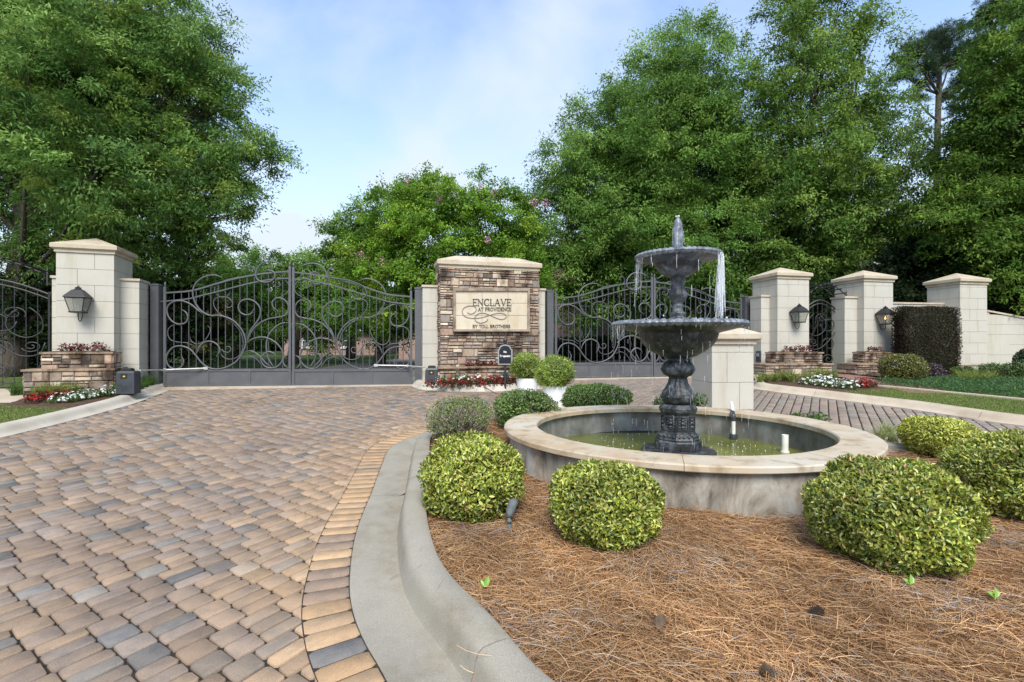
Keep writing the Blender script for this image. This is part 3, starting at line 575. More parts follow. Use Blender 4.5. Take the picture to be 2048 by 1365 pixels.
def wing(label, o, e1, e2, u0, u1, v0, v1, z0, z1, name='wing_wall', z1b=None):
    c = o+e1*(u0+u1)/2+e2*(v0+v1)/2; t = thing(name, label, 'wall', (c[0], c[1], z0))
    mb = MB(); ashlar(mb, o, e1, e2, u0, u1, v0, v1, z0, z1, .325); mb.build('wall', MT['cast'], t); mb = MB(); mb.box(o, e1, e2, u0+.010, u1-.010, v0+.010, v1-.010, z0, z1-.008); mb.build('mortar', MT['joint_grey'], t)
    mb = MB(); mb.box(o, e1, e2, u0-.02, u1+.02, v0-.03, v1+.03, z1, z1+.05); mb.build('coping', MT['cap'], t); return t
LEDGE = np.array([1.07, 1.13, 1.17])*np.array([(.34, .25, .18), (.42, .32, .235), (.25, .175, .13), (.30, .225, .175), (.47, .38, .285), (.19, .145, .12), (.37, .25, .175), (.27, .225, .19)])
def ledge_face(mb, o, e, n_, w_, z0, z1, rh=(.05, .135), rl=(.10, .34), dep=.035):
    z = z0
    def stone(u, L, zz, hh):
        gp = .0055; pr = dep*random.uniform(.3, 1.0); i_ = min(.014, hh*.22); q = lambda a, b, zq: (*(o+e*a+n_*b), zq); jj = lambda: random.uniform(0, .008)
        b0 = [q(u+gp, -.02, zz+gp), q(u+L-gp, -.02, zz+gp), q(u+L-gp, -.02, zz+hh-gp), q(u+gp, -.02, zz+hh-gp)]
        b1 = [q(u+gp, pr*.65, zz+gp+jj()*.5), q(u+L-gp, pr*.65, zz+gp+jj()*.5), q(u+L-gp, pr*.65, zz+hh-gp-jj()*.5), q(u+gp, pr*.65, zz+hh-gp-jj()*.5)]
        f = [q(u+gp+i_+jj(), pr+jj(), zz+gp+i_), q(u+L-gp-i_-jj(), pr+jj(), zz+gp+i_), q(u+L-gp-i_-jj(), pr-jj(), zz+hh-gp-i_), q(u+gp+i_+jj(), pr-jj(), zz+hh-gp-i_)]
        mb.add(b0+b1+f, [(0, 1, 5, 4), (1, 2, 6, 5), (2, 3, 7, 6), (3, 0, 4, 7), (4, 5, 9, 8), (5, 6, 10, 9), (6, 7, 11, 10), (7, 4, 8, 11), (8, 9, 10, 11)], LEDGE[random.randrange(8)]*random.gauss(1, .16))
    while z < z1-.01:                        # courses of cells; each cell holds one to three layers cut at its own places
        h = min(random.uniform(.11, .20), z1-z)
        if z1-z-h < .07: h = z1-z
        u = 0
        while u < w_-.005:
            L = min(random.uniform(.16, .46), w_-u)
            if w_-u-L < .10: L = w_-u
            nl = random.choice((1, 2, 2, 3)) if h > .13 else random.choice((1, 2, 2)) if h > .075 else 1
            cuts = sorted([0]+[(k+random.uniform(-.18, .18))/nl for k in range(1, nl)]+[1])
            for a, b in zip(cuts[:-1], cuts[1:]):
                x = 0
                while x < L-.005:
                    l2 = min(random.uniform(.09, .32), L-x)
                    if L-x-l2 < .07: l2 = L-x
                    stone(u+x, l2, z+h*a, h*(b-a)); x += l2
            u += L
        z += h
def ledge_box(o, e1, e2, u0, u1, v0, v1, z0, z1, parent, name='stone_wall', **kw):
    mb = MB(); P = lambda u, v: o+e1*u+e2*v
    ledge_face(mb, P(u0, v0), e1, -e2, u1-u0, z0, z1, **kw); ledge_face(mb, P(u0, v1), -e2, -e1, v1-v0, z0, z1, **kw); ledge_face(mb, P(u1, v0), e2, e1, v1-v0, z0, z1, **kw)
    mb.build(name, MT['ledge'], parent)
    mb = MB(); mb.box(o, e1, e2, u0, u1, v0, v1, z0, z1-.006); mb.build('core', MT['mortar'], parent)
def planter(label, o, e1, e2, up, lo, z0):
    c = o+e1*(lo[0]+lo[1])/2+e2*lo[2]; t = thing('stone_planter', label, 'planter', (c[0], c[1], z0))
    for i, (u0, u1, v0, v1, z1) in enumerate((lo, up)):
        ledge_box(o, e1, e2, u0, u1, v0, v1, z0, z1-.04, t, 'lower_tier' if i == 0 else 'upper_tier', dep=.03)
        mb = MB(); nn = max(2, int((u1-u0)/.45))
        for k in range(nn):
            a, b = u0-.03+(u1-u0+.06)*k/nn, u0-.03+(u1-u0+.06)*(k+1)/nn; mb.box(o, e1, e2, a+.003, b-.003, v0-.035-random.random()*.012, v1, z1-.04+random.random()*.004, z1, (.36, .27, .19))
        mb.build('ledge', MT['ledge'], t)
    u0, u1, v0, v1, z1 = up; mb = MB(); mb.box(o, e1, e2, u0+.07, u1-.07, v0+.05, v1-.02, z1, z1+.015); mb.build('soil', MT['soil'], t); return t
def lantern(label, base, n2, u2, s=1.0, lit=False, group=None):
    """base: 3D point on the wall behind the lantern's eave; n2 outward, u2 sideways (2D units)"""
    t = thing('wall_lantern', label, 'lantern', tuple(base), group); n3 = np.array([*n2, 0.]); u3 = np.array([*u2, 0.]); up = np.array([0, 0, 1.]); cen = base+n3*.31*s
    up = up*1.24; sq = lambda a, z: [cen+u3*x*a*s+n3*y*a*s+up*z*s for x, y in ((-1, -1), (1, -1), (1, 1), (-1, 1))]
    mb = MB(); mb.rings([sq(.275, -.012), sq(.285, 0), sq(.275, .02), sq(.13, .175), sq(.12, .185), sq(.115, .19)]); mb.rings([sq(.075, .19), sq(.085, .205), sq(.06, .22), sq(.05, .235), sq(.075, .245), sq(.03, .262), sq(.014, .30)]); mb.build('hood', MT['lamp'], t)
    mb = MB(); zt, zb, a, b = -.012, -.36, .25, .155
    for x, y in ((-1, -1), (1, -1), (1, 1), (-1, 1)):
        p0 = cen+u3*x*a*s+n3*y*a*s+up*zt*s; p1 = cen+u3*x*b*s+n3*y*b*s+up*zb*s; mb.tube([p0, p1], .016*s, 4)
    mb.rings([sq(b+.022, zb-.025), sq(b+.022, zb+.012)]); A = sq(b, zb)
    for x, y in ((-1, 0), (1, 0), (0, -1), (0, 1)):
        pa = cen+(u3*x+n3*y)*(a)*s+up*zt*s
        tv = u3 if x == 0 else n3; mb.tube([pa-tv*a*s, pa+tv*a*s], .014*s, 4)
    mb.build('frame', MT['lamp'], t)
    for x, y in ((-1, 0), (1, 0), (0, -1), (0, 1)):
        tv = u3 if x == 0 else n3; d = u3*x+n3*y; mb = MB(); q = [cen+d*b*s-tv*b*s+up*zb*s, cen+d*b*s+tv*b*s+up*zb*s, cen+d*a*s+tv*a*s+up*zt*s, cen+d*a*s-tv*a*s+up*zt*s]
        mb.hexa([p+d*.002 for p in q]+[p-d*.002 for p in q]); mb.build('glass_pane', MT['glass'], t)
    mb = MB(); mb.tube([cen+up*(zb-.02)*s, cen+up*(zb+.13)*s], .016*s, 8); mb.tube([cen+up*(zb+.13)*s, cen+up*(zb+.16)*s], .026*s, 8); mb.build('burner', MT['steel'], t)
    if lit:
        mb = MB(); zf = lambda q: cen[2]+(zb+q)*s*1.24; mb.lathe([(.004, zf(.155)), (.03*s, zf(.18)), (.036*s, zf(.205)), (.016*s, zf(.25)), (.002, zf(.30))], cen, 10); mb.build('flame', MT['flame'], t, True)
    mb = MB(); bot = cen+up*(zb-.03)*s; pts = catmull([bot, bot-up*.12*s, bot-up*.19*s-n3*.07*s, bot-up*.19*s-n3*.17*s, bot-up*.10*s-n3*.25*s, bot+up*.05*s-n3*.285*s], 5); mb.tube(pts, .013*s, 6)
    mb.obox(base+n3*.02-up*.10*s, u3, n3, up, .15*s, .04, .24*s); mb.obox(base+n3*.09*s-up*.04*s, u3, n3, up, .05*s, .18*s, .05*s); mb.build('bracket', MT['lamp'], t); return t

ZP = 3.27
oL, eL1, eL2, sL = pier_solve(228, 10.3, 112, 265); eL1, eL2 = -eL1, eL2     # front runs from the left corner to C
# side direction
eL2 = np.array([-eL1[1], eL1[0]])
zbL = gf(10.1)-.02
pier('tall white stone pier left of the double gates with two-tier planter', oL, eL1, eL2, -sL, 0, 0, sL, zbL, 3.41, 'stone piers')
wing('low white wing wall between the left pier and gate post', oL, eL1, eL2, .002, .34, .30, .85, zbL, 2.91)
wing('narrow white wing wall beside the left footway gate', oL, eL1, eL2, -sL-.22, -sL-.002, .35, .75, zbL, 2.92)
planter('two-tier ledgestone planter at foot of the left white pier', oL, eL1, eL2, (-1.0, .12, -.42, -.004, 1.41), (-1.18, .22, -.62, -.006, 1.09), gf(9.4)-.05)
bL = oL+eL1*(-.52); lantern('black wall lantern on the white pier left of the gates', np.array([bL[0], bL[1], 2.49]), -eL2, eL1, .64, group='wall lanterns')
piersR = []
for k, (pc, d, pl, pr, zt) in enumerate(((1555, 13.8, 1505, 1618, 3.38), (1728, 14.1, 1670, 1786, 3.34), (1920, 14.5, 1854, 1974, 3.31))):
    o, el, er, s = pier_solve(pc, d, pl, pr); e1 = er; e2 = np.array([-e1[1], e1[0]]); piersR.append((o, e1, e2, s)); z0 = gf(d)-.02
    pier(('white stone pier with lantern nearest the fountain at right gate', 'white stone pier with lit lantern beside the burgundy hedge', 'white stone pier without lantern at end of the garden wall')[k], o, e1, e2, 0, s, 0, s, z0, zt, 'stone piers')
    if k == 0:
        wing('white wing wall between first right pier and the gate', o, e1, e2, -.28, -.002, .30, .75, z0, 2.90)
        wing('short white wing stub on the arbour side of first right pier', o, e1, e2, s+.002, s+.10, .35, .80, z0, 2.88)
    if k == 1: wing('white wing wall carrying the arched footway gate hinges', o, e1, e2, -.42, -.002, .22, .68, z0, 2.88)
    if k < 2:
        planter(('two-tier ledgestone planter below the lantern nearest the fountain', 'two-tier ledgestone planter behind the rounded yellow-green bush')[k], o, e1, e2, (-.38, 1.08, -.38, -.004, 1.35), (-.90, 1.14, -.64, -.006, 1.05), gf(13)-.05)
        b = o+e1*(s*.52); lantern(('unlit black wall lantern on pier right of the fountain', 'black wall lantern with a burning flame beside burgundy hedge')[k], np.array([b[0], b[1], (2.45, 2.41)[k]]), -e2, e1, .62, k == 1, 'wall lanterns')
o, e1, e2, s = piersR[1]; o3, f1, f2, s3 = piersR[2]
A = o+e1*s+e2*.30; B = o3+f2*.45; ev = unit(B-A)
wing('straight white garden wall behind the burgundy hedge block', A, ev, np.array([-ev[1], ev[0]]), .004, float(np.linalg.norm(B-A))-.006, 0, .30, gf(14), 2.75, 'garden_wall')
# sloping end wall
A = o3+f1*s3+f2*.4; ev = unit(np.array([4.6, -.15])); en = np.array([-ev[1], ev[0]]); t = thing('sloping_wall', 'white garden wall with sloping top at right edge of picture', 'wall', (A[0]+1.5, A[1], gf(13.7)))
mb = MB(); L_ = 6.0
def zs(u): return 2.62-.17*u-.012*u*u
for z0 in np.arange(gf(13.7), 2.6, .305):
    us = np.linspace(.004, L_, 13); 
    for i in range(12):
        a, b = us[i], us[i+1]; za, zb_ = min(z0+.30, zs(a)), min(z0+.30, zs(b))
        if min(za, zb_) > z0+.01: mb.hexa([(*(A+ev*u+en*v), z) for zz in (0, 1) for u, v, z in ((a+.0, 0, z0 if zz == 0 else za), (b, 0, z0 if zz == 0 else zb_), (b, .3, z0 if zz == 0 else zb_), (a, .3, z0 if zz == 0 else za))])
mb.build('wall', MT['cast'], t)
mb = MB(); us = np.linspace(.004, L_, 13); mb.rings([[(*(A+ev*u+en*v), zs(u)+z) for v, z in ((-.03, .002), (-.03, .05), (.33, .05), (.33, .002))] for u in us]); mb.build('coping', MT['cap'], t)
# low retaining kerb wall in front of it
A = np.array([11.5, 13.8]); ev = unit(np.array([5.5, .25])); wing('low white retaining wall below the end pier', A, ev, np.array([-ev[1], ev[0]]), 0, 3.1, 0, .25, gf(13), .98, 'retaining_wall')
# keypad pier on the fountain island
o, el, er, s = pier_solve(1424, 8.6, 1383, 1507); e1 = er; e2 = np.array([-e1[1], e1[0]])
pier('short white pedestal standing just behind the fountain pool', o, e1, e2, 0, s, 0, s, gf(8.6)-.05, 1.56, 'stone piers', 'stone_pedestal', hc=.52, ov=.10, h=(.055, .04, .085), apex=.20)
t = thing('card_reader', 'small blue-grey card reader box on the first right pier wing', 'card reader', (7.1, 13.7, 1.0))
o, e1, e2, s = piersR[0]; c = o+e1*(-.30)+e2*.38; mb = MB(); mb.obox((c[0], c[1], 1.22), (*e1, 0), (*e2, 0), (0, 0, 1), .05, .16, .30); mb.build('housing', MT['box'], t); mb = MB(); mb.obox((c[0]-.03*e1[0], c[1]-.03*e1[1], 1.27), (*e1, 0), (*e2, 0), (0, 0, 1), .012, .10, .10); mb.build('keypad', MT['grey'], t)

# ------------------------------------------------------------------ lettering (strokes with serifs)
def arc(cx, cy, rx, ry, a0, a1, n=14):
    a = np.radians(np.linspace(a0, a1, n)); return [(cx+rx*math.cos(q), cy+ry*math.sin(q)) for q in a]
TK, TN = .115, .05
def sf(*xs, y=0, w=.22): return [([(x-w/2, y), (x+w/2, y)], TN) for x in xs]
GL = {
 'E': (.66, [([(.14, 0), (.14, 1)], TK), ([(.0, .97), (.58, .97)], TN), ([(.0, .03), (.62, .03)], TN), ([(.14, .52), (.46, .52)], TN), ([(.58, .97), (.57, .80)], TN), ([(.62, .03), (.60, .22)], TN), ([(.46, .42), (.46, .62)], TN)]),
 'N': (.86, [([(.13, 0), (.13, 1)], TN), ([(.10, .98), (.70, .02)], TK), ([(.71, 0), (.71, 1)], TN)]+sf(.13)+sf(.08, .71, y=.98)),
 'C': (.80, [(arc(.42, .5, .36, .48, 48, 312, 22), .09), (arc(.42, .5, .33, .46, 120, 240, 10), TK), ([(.68, .97), (.68, .74)], TN), ([(.68, .03), (.68, .24)], TN)]),
 'L': (.62, [([(.14, 0), (.14, 1)], TK), ([(0, .03), (.56, .03)], TN), ([(.56, .03), (.55, .24)], TN)]+sf(.14, y=.98)),
 'A': (.84, [([(.10, 0), (.41, 1)], TN), ([(.40, 1), (.70, 0)], TK), ([(.20, .36), (.58, .36)], TN)]+sf(.10, .70, w=.24)),
 'V': (.82, [([(.10, 1), (.41, 0)], TK), ([(.41, 0), (.70, 1)], TN)]+sf(.10, .70, y=.98, w=.24)),
 'T': (.72, [([(.35, 0), (.35, 1)], TK), ([(.03, .97), (.67, .97)], TN), ([(.03, .97), (.03, .78)], TN), ([(.67, .97), (.67, .78)], TN)]+sf(.35, y=.02)),
 'P': (.68, [([(.14, 0), (.14, 1)], TK), ([(.02, .97), (.34, .97)], TN), ([(.14, .47), (.34, .47)], TN), (arc(.34, .72, .22, .25, -90, 90), .11)]+sf(.14, y=.02)),
 'R': (.78, [([(.14, 0), (.14, 1)], TK), ([(.02, .97), (.34, .97)], TN), ([(.14, .5), (.34, .5)], TN), (arc(.34, .735, .22, .235, -90, 90), .11), ([(.34, .5), (.64, .0)], TK)]+sf(.14, .68, y=.02)),
 'O': (.92, [(arc(.44, .5, .38, .48, 0, 360, 28), .08), (arc(.44, .5, .36, .44, 140, 220, 8), TK), (arc(.44, .5, .36, .44, -40, 40, 8), TK)]),
 'I': (.34, [([(.15, 0), (.15, 1)], TK)]+sf(.15, y=.02)+sf(.15, y=.98)),
 'D': (.86, [([(.14, 0), (.14, 1)], TK), ([(.02, .97), (.36, .97)], TN), ([(.02, .03), (.36, .03)], TN), (arc(.36, .5, .38, .47, -90, 90), .12)]),
 'B': (.72, [([(.14, 0), (.14, 1)], TK), ([(.02, .97), (.34, .97)], TN), ([(.14, .52), (.36, .52)], TN), ([(.02, .03), (.36, .03)], TN), (arc(.34, .745, .19, .225, -90, 90), .11), (arc(.36, .275, .23, .245, -90, 90), .12)]),
 'Y': (.80, [([(.08, 1), (.38, .48)], TK), ([(.70, 1), (.38, .48)], TN), ([(.38, .48), (.38, 0)], TK)]+sf(.08, .70, y=.98, w=.24)+sf(.38, y=.02)),
 'H': (.90, [([(.14, 0), (.14, 1)], TK), ([(.74, 0), (.74, 1)], TK), ([(.14, .52), (.74, .52)], TN)]+sf(.14, .74, y=.02)+sf(.14, .74, y=.98)),
 'S': (.62, [(arc(.30, .74, .21, .235, 30, 270, 14)+arc(.30, .26, .23, .245, 90, -150, 14), .105), ([(.50, .97), (.50, .78)], TN), ([(.07, .03), (.07, .24)], TN)]),
 ' ': (.40, [])}
def ribbon(mb, P, th, put, d0, d1):          # put(x, y, off) -> 3D; extruded stroke
    P = np.asarray(P, float); tg = np.gradient(P, axis=0); tg /= np.linalg.norm(tg, axis=1)[:, None]; nn = np.stack([-tg[:, 1], tg[:, 0]], 1)*th/2; n = len(P); V = []
    for i in range(n):
        for q in (P[i]+nn[i], P[i]-nn[i]):
            for d in (d0, d1): V.append(put(q[0], q[1], d))
    Fc = []
    for i in range(n-1):
        a, b = 4*i, 4*(i+1); Fc += [(a+1, b+1, b+3, a+3), (a, a+1, b+1, b) if False else (a, b, b+1, a+1), (a+2, a+3, b+3, b+2), (a, a+2, b+2, b)]
    Fc += [(0, 1, 3, 2), (4*n-4, 4*n-2, 4*n-1, 4*n-3)]; mb.add(V, Fc)
def write(mb, text, x0, x1, y0, y1, put, d0, d1):
    tot = sum(GL[c][0] for c in text); sx = (x1-x0)/tot; sy = y1-y0; x = x0; k = 0
    for c in text:
        wd, st = GL[c]
        for P, th in st:
            # stroke thickness in the local scale
            ribbon(mb, [(x+px*sx, y0+py*sy) for px, py in P], th*abs(sy)*.95, put, d0+.0007*(k % 4), d1+.0007*(k % 4)); k += 1
        x += wd*sx

# ------------------------------------------------------------------ sign monument
SY = R(15); s1 = np.array([math.cos(SY), math.sin(SY)]); s2 = np.array([-s1[1], s1[0]]); SO = np.array([-1.656, 11.5]); SW, SD = 2.38, .62; zS0, zS1 = gf(11.5)+.02, 3.33
def sp(zx, zy, off):                         # position on the sign face from enlarged-photo coordinates
    k = (820+zx*.249-1024)/F; u = (k*SO[1]-SO[0])/(s1[0]-k*s1[1]); q = SO+s1*u; return (*(q-s2*off), EYE-(490+zy*.249-HY)/F*q[1])
t = thing('entrance_sign', 'brown ledgestone monument with cream name panel between two gates', 'entrance sign', (*(SO+s1*SW/2), zS0))
ledge_box(SO, s1, s2, 0, SW, 0, SD, zS0, zS1, t, 'stone_wall', dep=.04)
mb = MB(); capstone(mb, SO, s1, s2, 0, SW, 0, SD, zS1, ov=.07, h=(.05, .03, .09), apex=.17, ridge=SW/2-.42); mb.build('cap', MT['cap'], t)
panel = None; mb = MB(); q0, q1 = sp(362, 680, .05), sp(935, 372, .05)
def urect(mb, x0, y0, x1, y1, d0, d1): mb.hexa([sp(x, y, d) for d in (d0, d1) for x, y in ((x0, y0), (x1, y0), (x1, y1), (x0, y1))])
for (x0, x1) in ((350, 572), (574.5, 780), (782.5, 950)):
    for (y0, y1) in ((360, 470), (472.5, 568), (570.5, 690)): urect(mb, x0, y1, x1, y0, -.01, .075)
panel = mb.build('name_panel', MT['signface'], t)
mb = MB(); urect(mb, 342, 374, 952, 350, .0, .115); urect(mb, 342, 697, 952, 680, .0, .125); urect(mb, 342, 679.5, 361, 374.5, .0, .113); urect(mb, 935, 679.5, 952, 374.5, .0, .113); mb.build('frame', MT['signframe'], panel)
mb = MB(); put = lambda x, y, d: sp(x, y, d)
for tx_, a_, b_, c_, d_ in (('ENCLAVE', 497, 808, 491, 437), ('AT PROVIDENCE', 540, 808, 533, 505), ('BY TOLL BROTHERS', 497, 799, 668, 643)): mb = MB(); write(mb, tx_, a_, b_, c_, d_, put, .07, .092); mb.build('lettering', MT['letter'], panel)
mb = MB(); FL = [[(455, 545), (475, 556), (503, 552), (524, 532), (524, 508), (500, 494), (460, 494), (425, 513), (415, 543), (430, 572), (470, 588), (520, 591), (580, 583), (640, 565), (690, 552), (735, 552), (765, 568), (762, 588), (735, 600), (700, 594), (660, 578), (620, 560), (575, 549), (535, 560), (515, 585), (522, 612), (552, 628), (590, 624), (615, 608), (617, 596)]]
for P in FL:
    C_ = catmull(P, 6); th = 5+4.5*np.abs(np.sin(np.linspace(0, 9, len(C_)))); ribbon(mb, C_, 5.2, lambda x, y, d: sp(x, y, d), .07, .088)
mb.build('flourish', MT['flour'], panel)
wing('white wing wall on the left side of the ledgestone sign', SO, s1, s2, -.37, -.004, .28, .66, zS0, 2.90)
wing('white wing wall on the right side of the ledgestone sign', SO, s1, s2, SW+.004, SW+.26, .28, .66, zS0, 2.90)
t = thing('stone_planter', 'low ledgestone planter along foot of the sign monument', 'planter', (*(SO+s1*.9-s2*.3), zS0))
ledge_box(SO, s1, s2, -.06, 2.05, -.42, -.045, zS0, 1.02, t, 'stone_wall', dep=.03)
mb = MB()
for k in range(4): mb.box(SO, s1, s2, -.10+k*.55+.003, -.10+(k+1)*.55-.003, -.47, -.30, 1.02, 1.06, (.42, .31, .21))
mb.build('ledge', MT['ledge'], t); mb = MB(); mb.box(SO, s1, s2, -.04, 2.03, -.295, -.05, .95, 1.04); mb.build('soil', MT['soil'], t)

# small sign on a post
c = W(1010.5, 760, 10.95); zb = gf(10.95)+.09; ns = unit(np.array([-.05, -1.0])); us_ = np.array([-ns[1], ns[0]]); t = thing('trespassing_sign', 'small black No Trespassing sign with grey border on a black post', 'sign', (c[0], c[1], zb))
mb = MB(); mb.tube([(c[0], c[1], zb-.1), (c[0], c[1], 1.60)], .026, 8); mb.lathe([(.03, 1.57), (.045, 1.585), (.03, 1.60), (.035, 1.62), (.05, 1.645), (.045, 1.67), (.02, 1.695), (.012, 1.72), (.003, 1.735)], c, 12); mb.build('post', MT['iron_dark'], t, 'auto')
c0 = np.array([c[0], c[1]])+ns*.03; zt_ = 1.555
def arched(hw, z0, zs_, rise, d0, d1):
    out = [(-hw, z0), (hw, z0), (hw, zs_), (hw*.82, zs_+rise*.25)]+[(hw*.82*math.cos(a), zs_+rise*.25+rise*.75*math.sin(a)) for a in np.linspace(.2, math.pi-.2, 9)]+[(-hw*.82, zs_+rise*.25), (-hw, zs_)]
    return [[(*(c0+us_*x+ns*d), z) for x, z in out] for d in (d0, d1)]
mb = MB(); mb.rings(arched(.158, 1.115, 1.44, .115, 0, .018)); board = mb.build('board', MT['grey'], t)
mb = MB(); mb.rings(arched(.132, 1.14, 1.43, .10, .0185, .022)); face = mb.build('face', MT['black'], board)
def font_text(body, width, cx, z, parent, bold=.01):
    cu = bpy.data.curves.new('tmp', 'FONT'); cu.body = body; cu.align_x = 'CENTER'; cu.size = 1; cu.offset = bold; o = bpy.data.objects.new('tmp', cu); COL.objects.link(o)
    dg = bpy.context.evaluated_depsgraph_get(); me = o.evaluated_get(dg).to_mesh(); V = np.array([v.co[:] for v in me.vertices]); Fc = [tuple(p.vertices) for p in me.polygons]
    sx = width/(V[:, 0].max()-V[:, 0].min()); sz = sx*1.25; P = [(*(c0+us_*(cx+v[0]*sx)+ns*.0245), z+v[1]*sz) for v in V]; bpy.data.objects.remove(o); bpy.data.curves.remove(cu); mbt.add(P, Fc)
for a_ in (('No', .062, 0, 1.375, None, .03), ('Trespassing', .235, 0, 1.285, None, .03)): mbt = MB(); font_text(*a_); mbt.build('lettering', MT['whitetext'], board)

# ------------------------------------------------------------------ gates
SCROLL_THICK = [
 [(545, 222), (500, 205), (445, 208), (390, 232), (348, 275), (332, 330), (345, 395), (385, 458), (450, 496), (520, 497), (590, 515), (650, 555), (695, 615), (717, 690), (700, 755), (655, 825), (590, 868), (520, 887), (455, 880), (400, 845), (355, 790), (315, 745), (255, 720), (195, 728), (155, 770), (143, 820), (165, 868), (210, 888), (250, 868), (266, 830), (250, 788)],
 [(1010, 135), (960, 108), (900, 95), (845, 108), (805, 145), (790, 195), (805, 232), (850, 250), (900, 242), (932, 210), (925, 175), (885, 160), (850, 172)],
 [(250, 455), (285, 480), (296, 520), (272, 555), (220, 560), (172, 530), (147, 478), (155, 430), (200, 398), (260, 395), (320, 420), (375, 465), (420, 492)],
 [(775, 450), (755, 482), (715, 492), (675, 470), (663, 430), (685, 390), (735, 377), (785, 395), (822, 440), (822, 500), (790, 555), (750, 610), (725, 685)],
 [(965, 465), (925, 440), (913, 400), (940, 368), (985, 368), (1025, 400), (1035, 450), (1010, 492), (955, 507), (885, 520), (815, 555), (755, 620), (725, 700)],
 [(1040, 545), (975, 555), (920, 595), (880, 650), (868, 720), (878, 795), (905, 850), (930, 885)],
 [(722, 700), (760, 672), (815, 655), (875, 660), (940, 695), (985, 750), (995, 805), (970, 855), (920, 882), (860, 870), (830, 825), (845, 785), (885, 762), (925, 775), (945, 803)],
 [(710, 760), (760, 757), (815, 790), (865, 845), (915, 885)],
 [(360, 772), (378, 725), (420, 690), (470, 688), (513, 715), (525, 755), (500, 802)],
 [(1040, 782), (1008, 795), (993, 830), (1008, 865), (1040, 885)]]
SCROLL_THIN = [
 [(690, 812), (735, 795), (785, 812), (820, 850), (838, 885)],
 [(575, 742), (562, 732), (585, 722), (600, 742), (585, 765), (553, 762), (528, 745), (528, 780), (560, 810), (610, 815), (655, 795), (685, 745), (690, 680), (668, 610), (620, 555), (560, 515), (505, 470), (475, 420), (480, 380), (520, 360), (570, 362), (608, 390), (608, 425), (580, 438), (560, 420), (572, 405)],
 [(600, 300), (580, 350), (535, 363), (492, 340), (480, 305), (505, 265), (560, 238), (630, 218), (700, 210), (755, 200), (780, 175), (770, 140), (742, 133), (732, 155), (752, 165)],
 [(250, 600), (232, 570), (185, 568), (150, 595), (146, 640), (170, 678), (225, 692), (285, 698), (345, 728)],
 [(945, 262), (960, 250), (965, 272), (940, 282), (915, 265), (910, 235), (940, 215), (990, 222), (1028, 260), (1028, 310), (990, 342), (940, 365)],
 [(430, 570), (450, 600), (430, 650), (395, 690), (350, 705), (310, 680), (300, 640)]]
TOPC = [(130, 337), (300, 322), (400, 297), (500, 265), (600, 236), (700, 212), (800, 193), (900, 178), (1043, 165)]
TOPC2 = [(130, 397), (300, 377), (400, 350), (500, 325), (600, 297), (700, 270), (800, 246), (900, 228), (1043, 215)]
GS = .00313
def gate_leaf(label, O, u2, z0, w_=None, group='swing gate leaves'):
    sc_ = GS if w_ is None else w_/913; u2 = np.asarray(u2); n2 = np.array([-u2[1], u2[0]]); P3 = lambda x, y, d=0: np.array([*(O+u2*(x-130)*sc_+n2*d), z0+(1010-y)*GS])
    t = thing('gate_leaf', label, 'gate', (O[0], O[1], z0), group)
    top, top2 = catmull(TOPC, 4), catmull(TOPC2, 4); yt = lambda x: np.interp(x, top[:, 0], top[:, 1]); yt2 = lambda x: np.interp(x, top2[:, 0], top2[:, 1])
    mb = MB(); bar = lambda a, b, r, n=4: mb.tube([a, b], r, n)
    def rect(x0, y0, x1, y1, d0, d1): mb.hexa([P3(x, y, d) for d in (d0, d1) for x, y in ((x0, y0), (x1, y0), (x1, y1), (x0, y1))])
    rect(121, 1010, 139, 295, -.026, .026); rect(1034, 1010, 1052, 130, -.026, .026)
    for x, yb in ((130, 296), (1043, 131)): p = P3(x, yb); mb.lathe([(.026, p[2]), (.026, p[2]+.01), (.012, p[2]+.02), (.018, p[2]+.05), (.022, p[2]+.065), (.012, p[2]+.10), (.002, p[2]+.135)], p, 8)
    rect(139, 905, 1034, 886, -.024, .024); rect(139, 1010, 1034, 998, -.024, .024)
    for cv, r in ((top, 1.0), (top2, .8)):
        rs = [[P3(x, y+s_*5.5*r, d) for s_, d in ((-1, -.02*r), (1, -.02*r), (1, .02*r), (-1, .02*r))] for x, y in cv]; mb.rings(rs)
    for x in (440, 744): rect(x-6, 998, x+6, 905, -.022, .022)
    mb.build('frame', MT['iron'], t)
    for i in range(16):
        x = 193+i*53; mb = MB(); mb.tube([P3(x, 886), P3(x, yt(x))], .0095, 4); mb.build('baluster', MT['iron'], t)
    for x0, x1 in ((139, 434), (446, 738), (750, 1034)):
        mb = MB(); mb.hexa([P3(x, y, d) for d in (-.008, .008) for x, y in ((x0, 998), (x1, 998), (x1, 905), (x0, 905))]); mb.build('kick_panel', MT['iron'], t)
    for L, r, d in ((SCROLL_THICK, .0195, -.026), (SCROLL_THIN, .0105, .026)):
        for k, P in enumerate(L):
            pts = catmull(P, 5); rr = r*np.clip(np.minimum(np.arange(len(pts))+1, len(pts)-np.arange(len(pts)))/6, .45, 1); mb = MB(); mb.tube([P3(x, y, d+.004*(k % 3)) for x, y in pts], rr, 6); mb.build('scroll', MT['iron'], t, True)
    return t
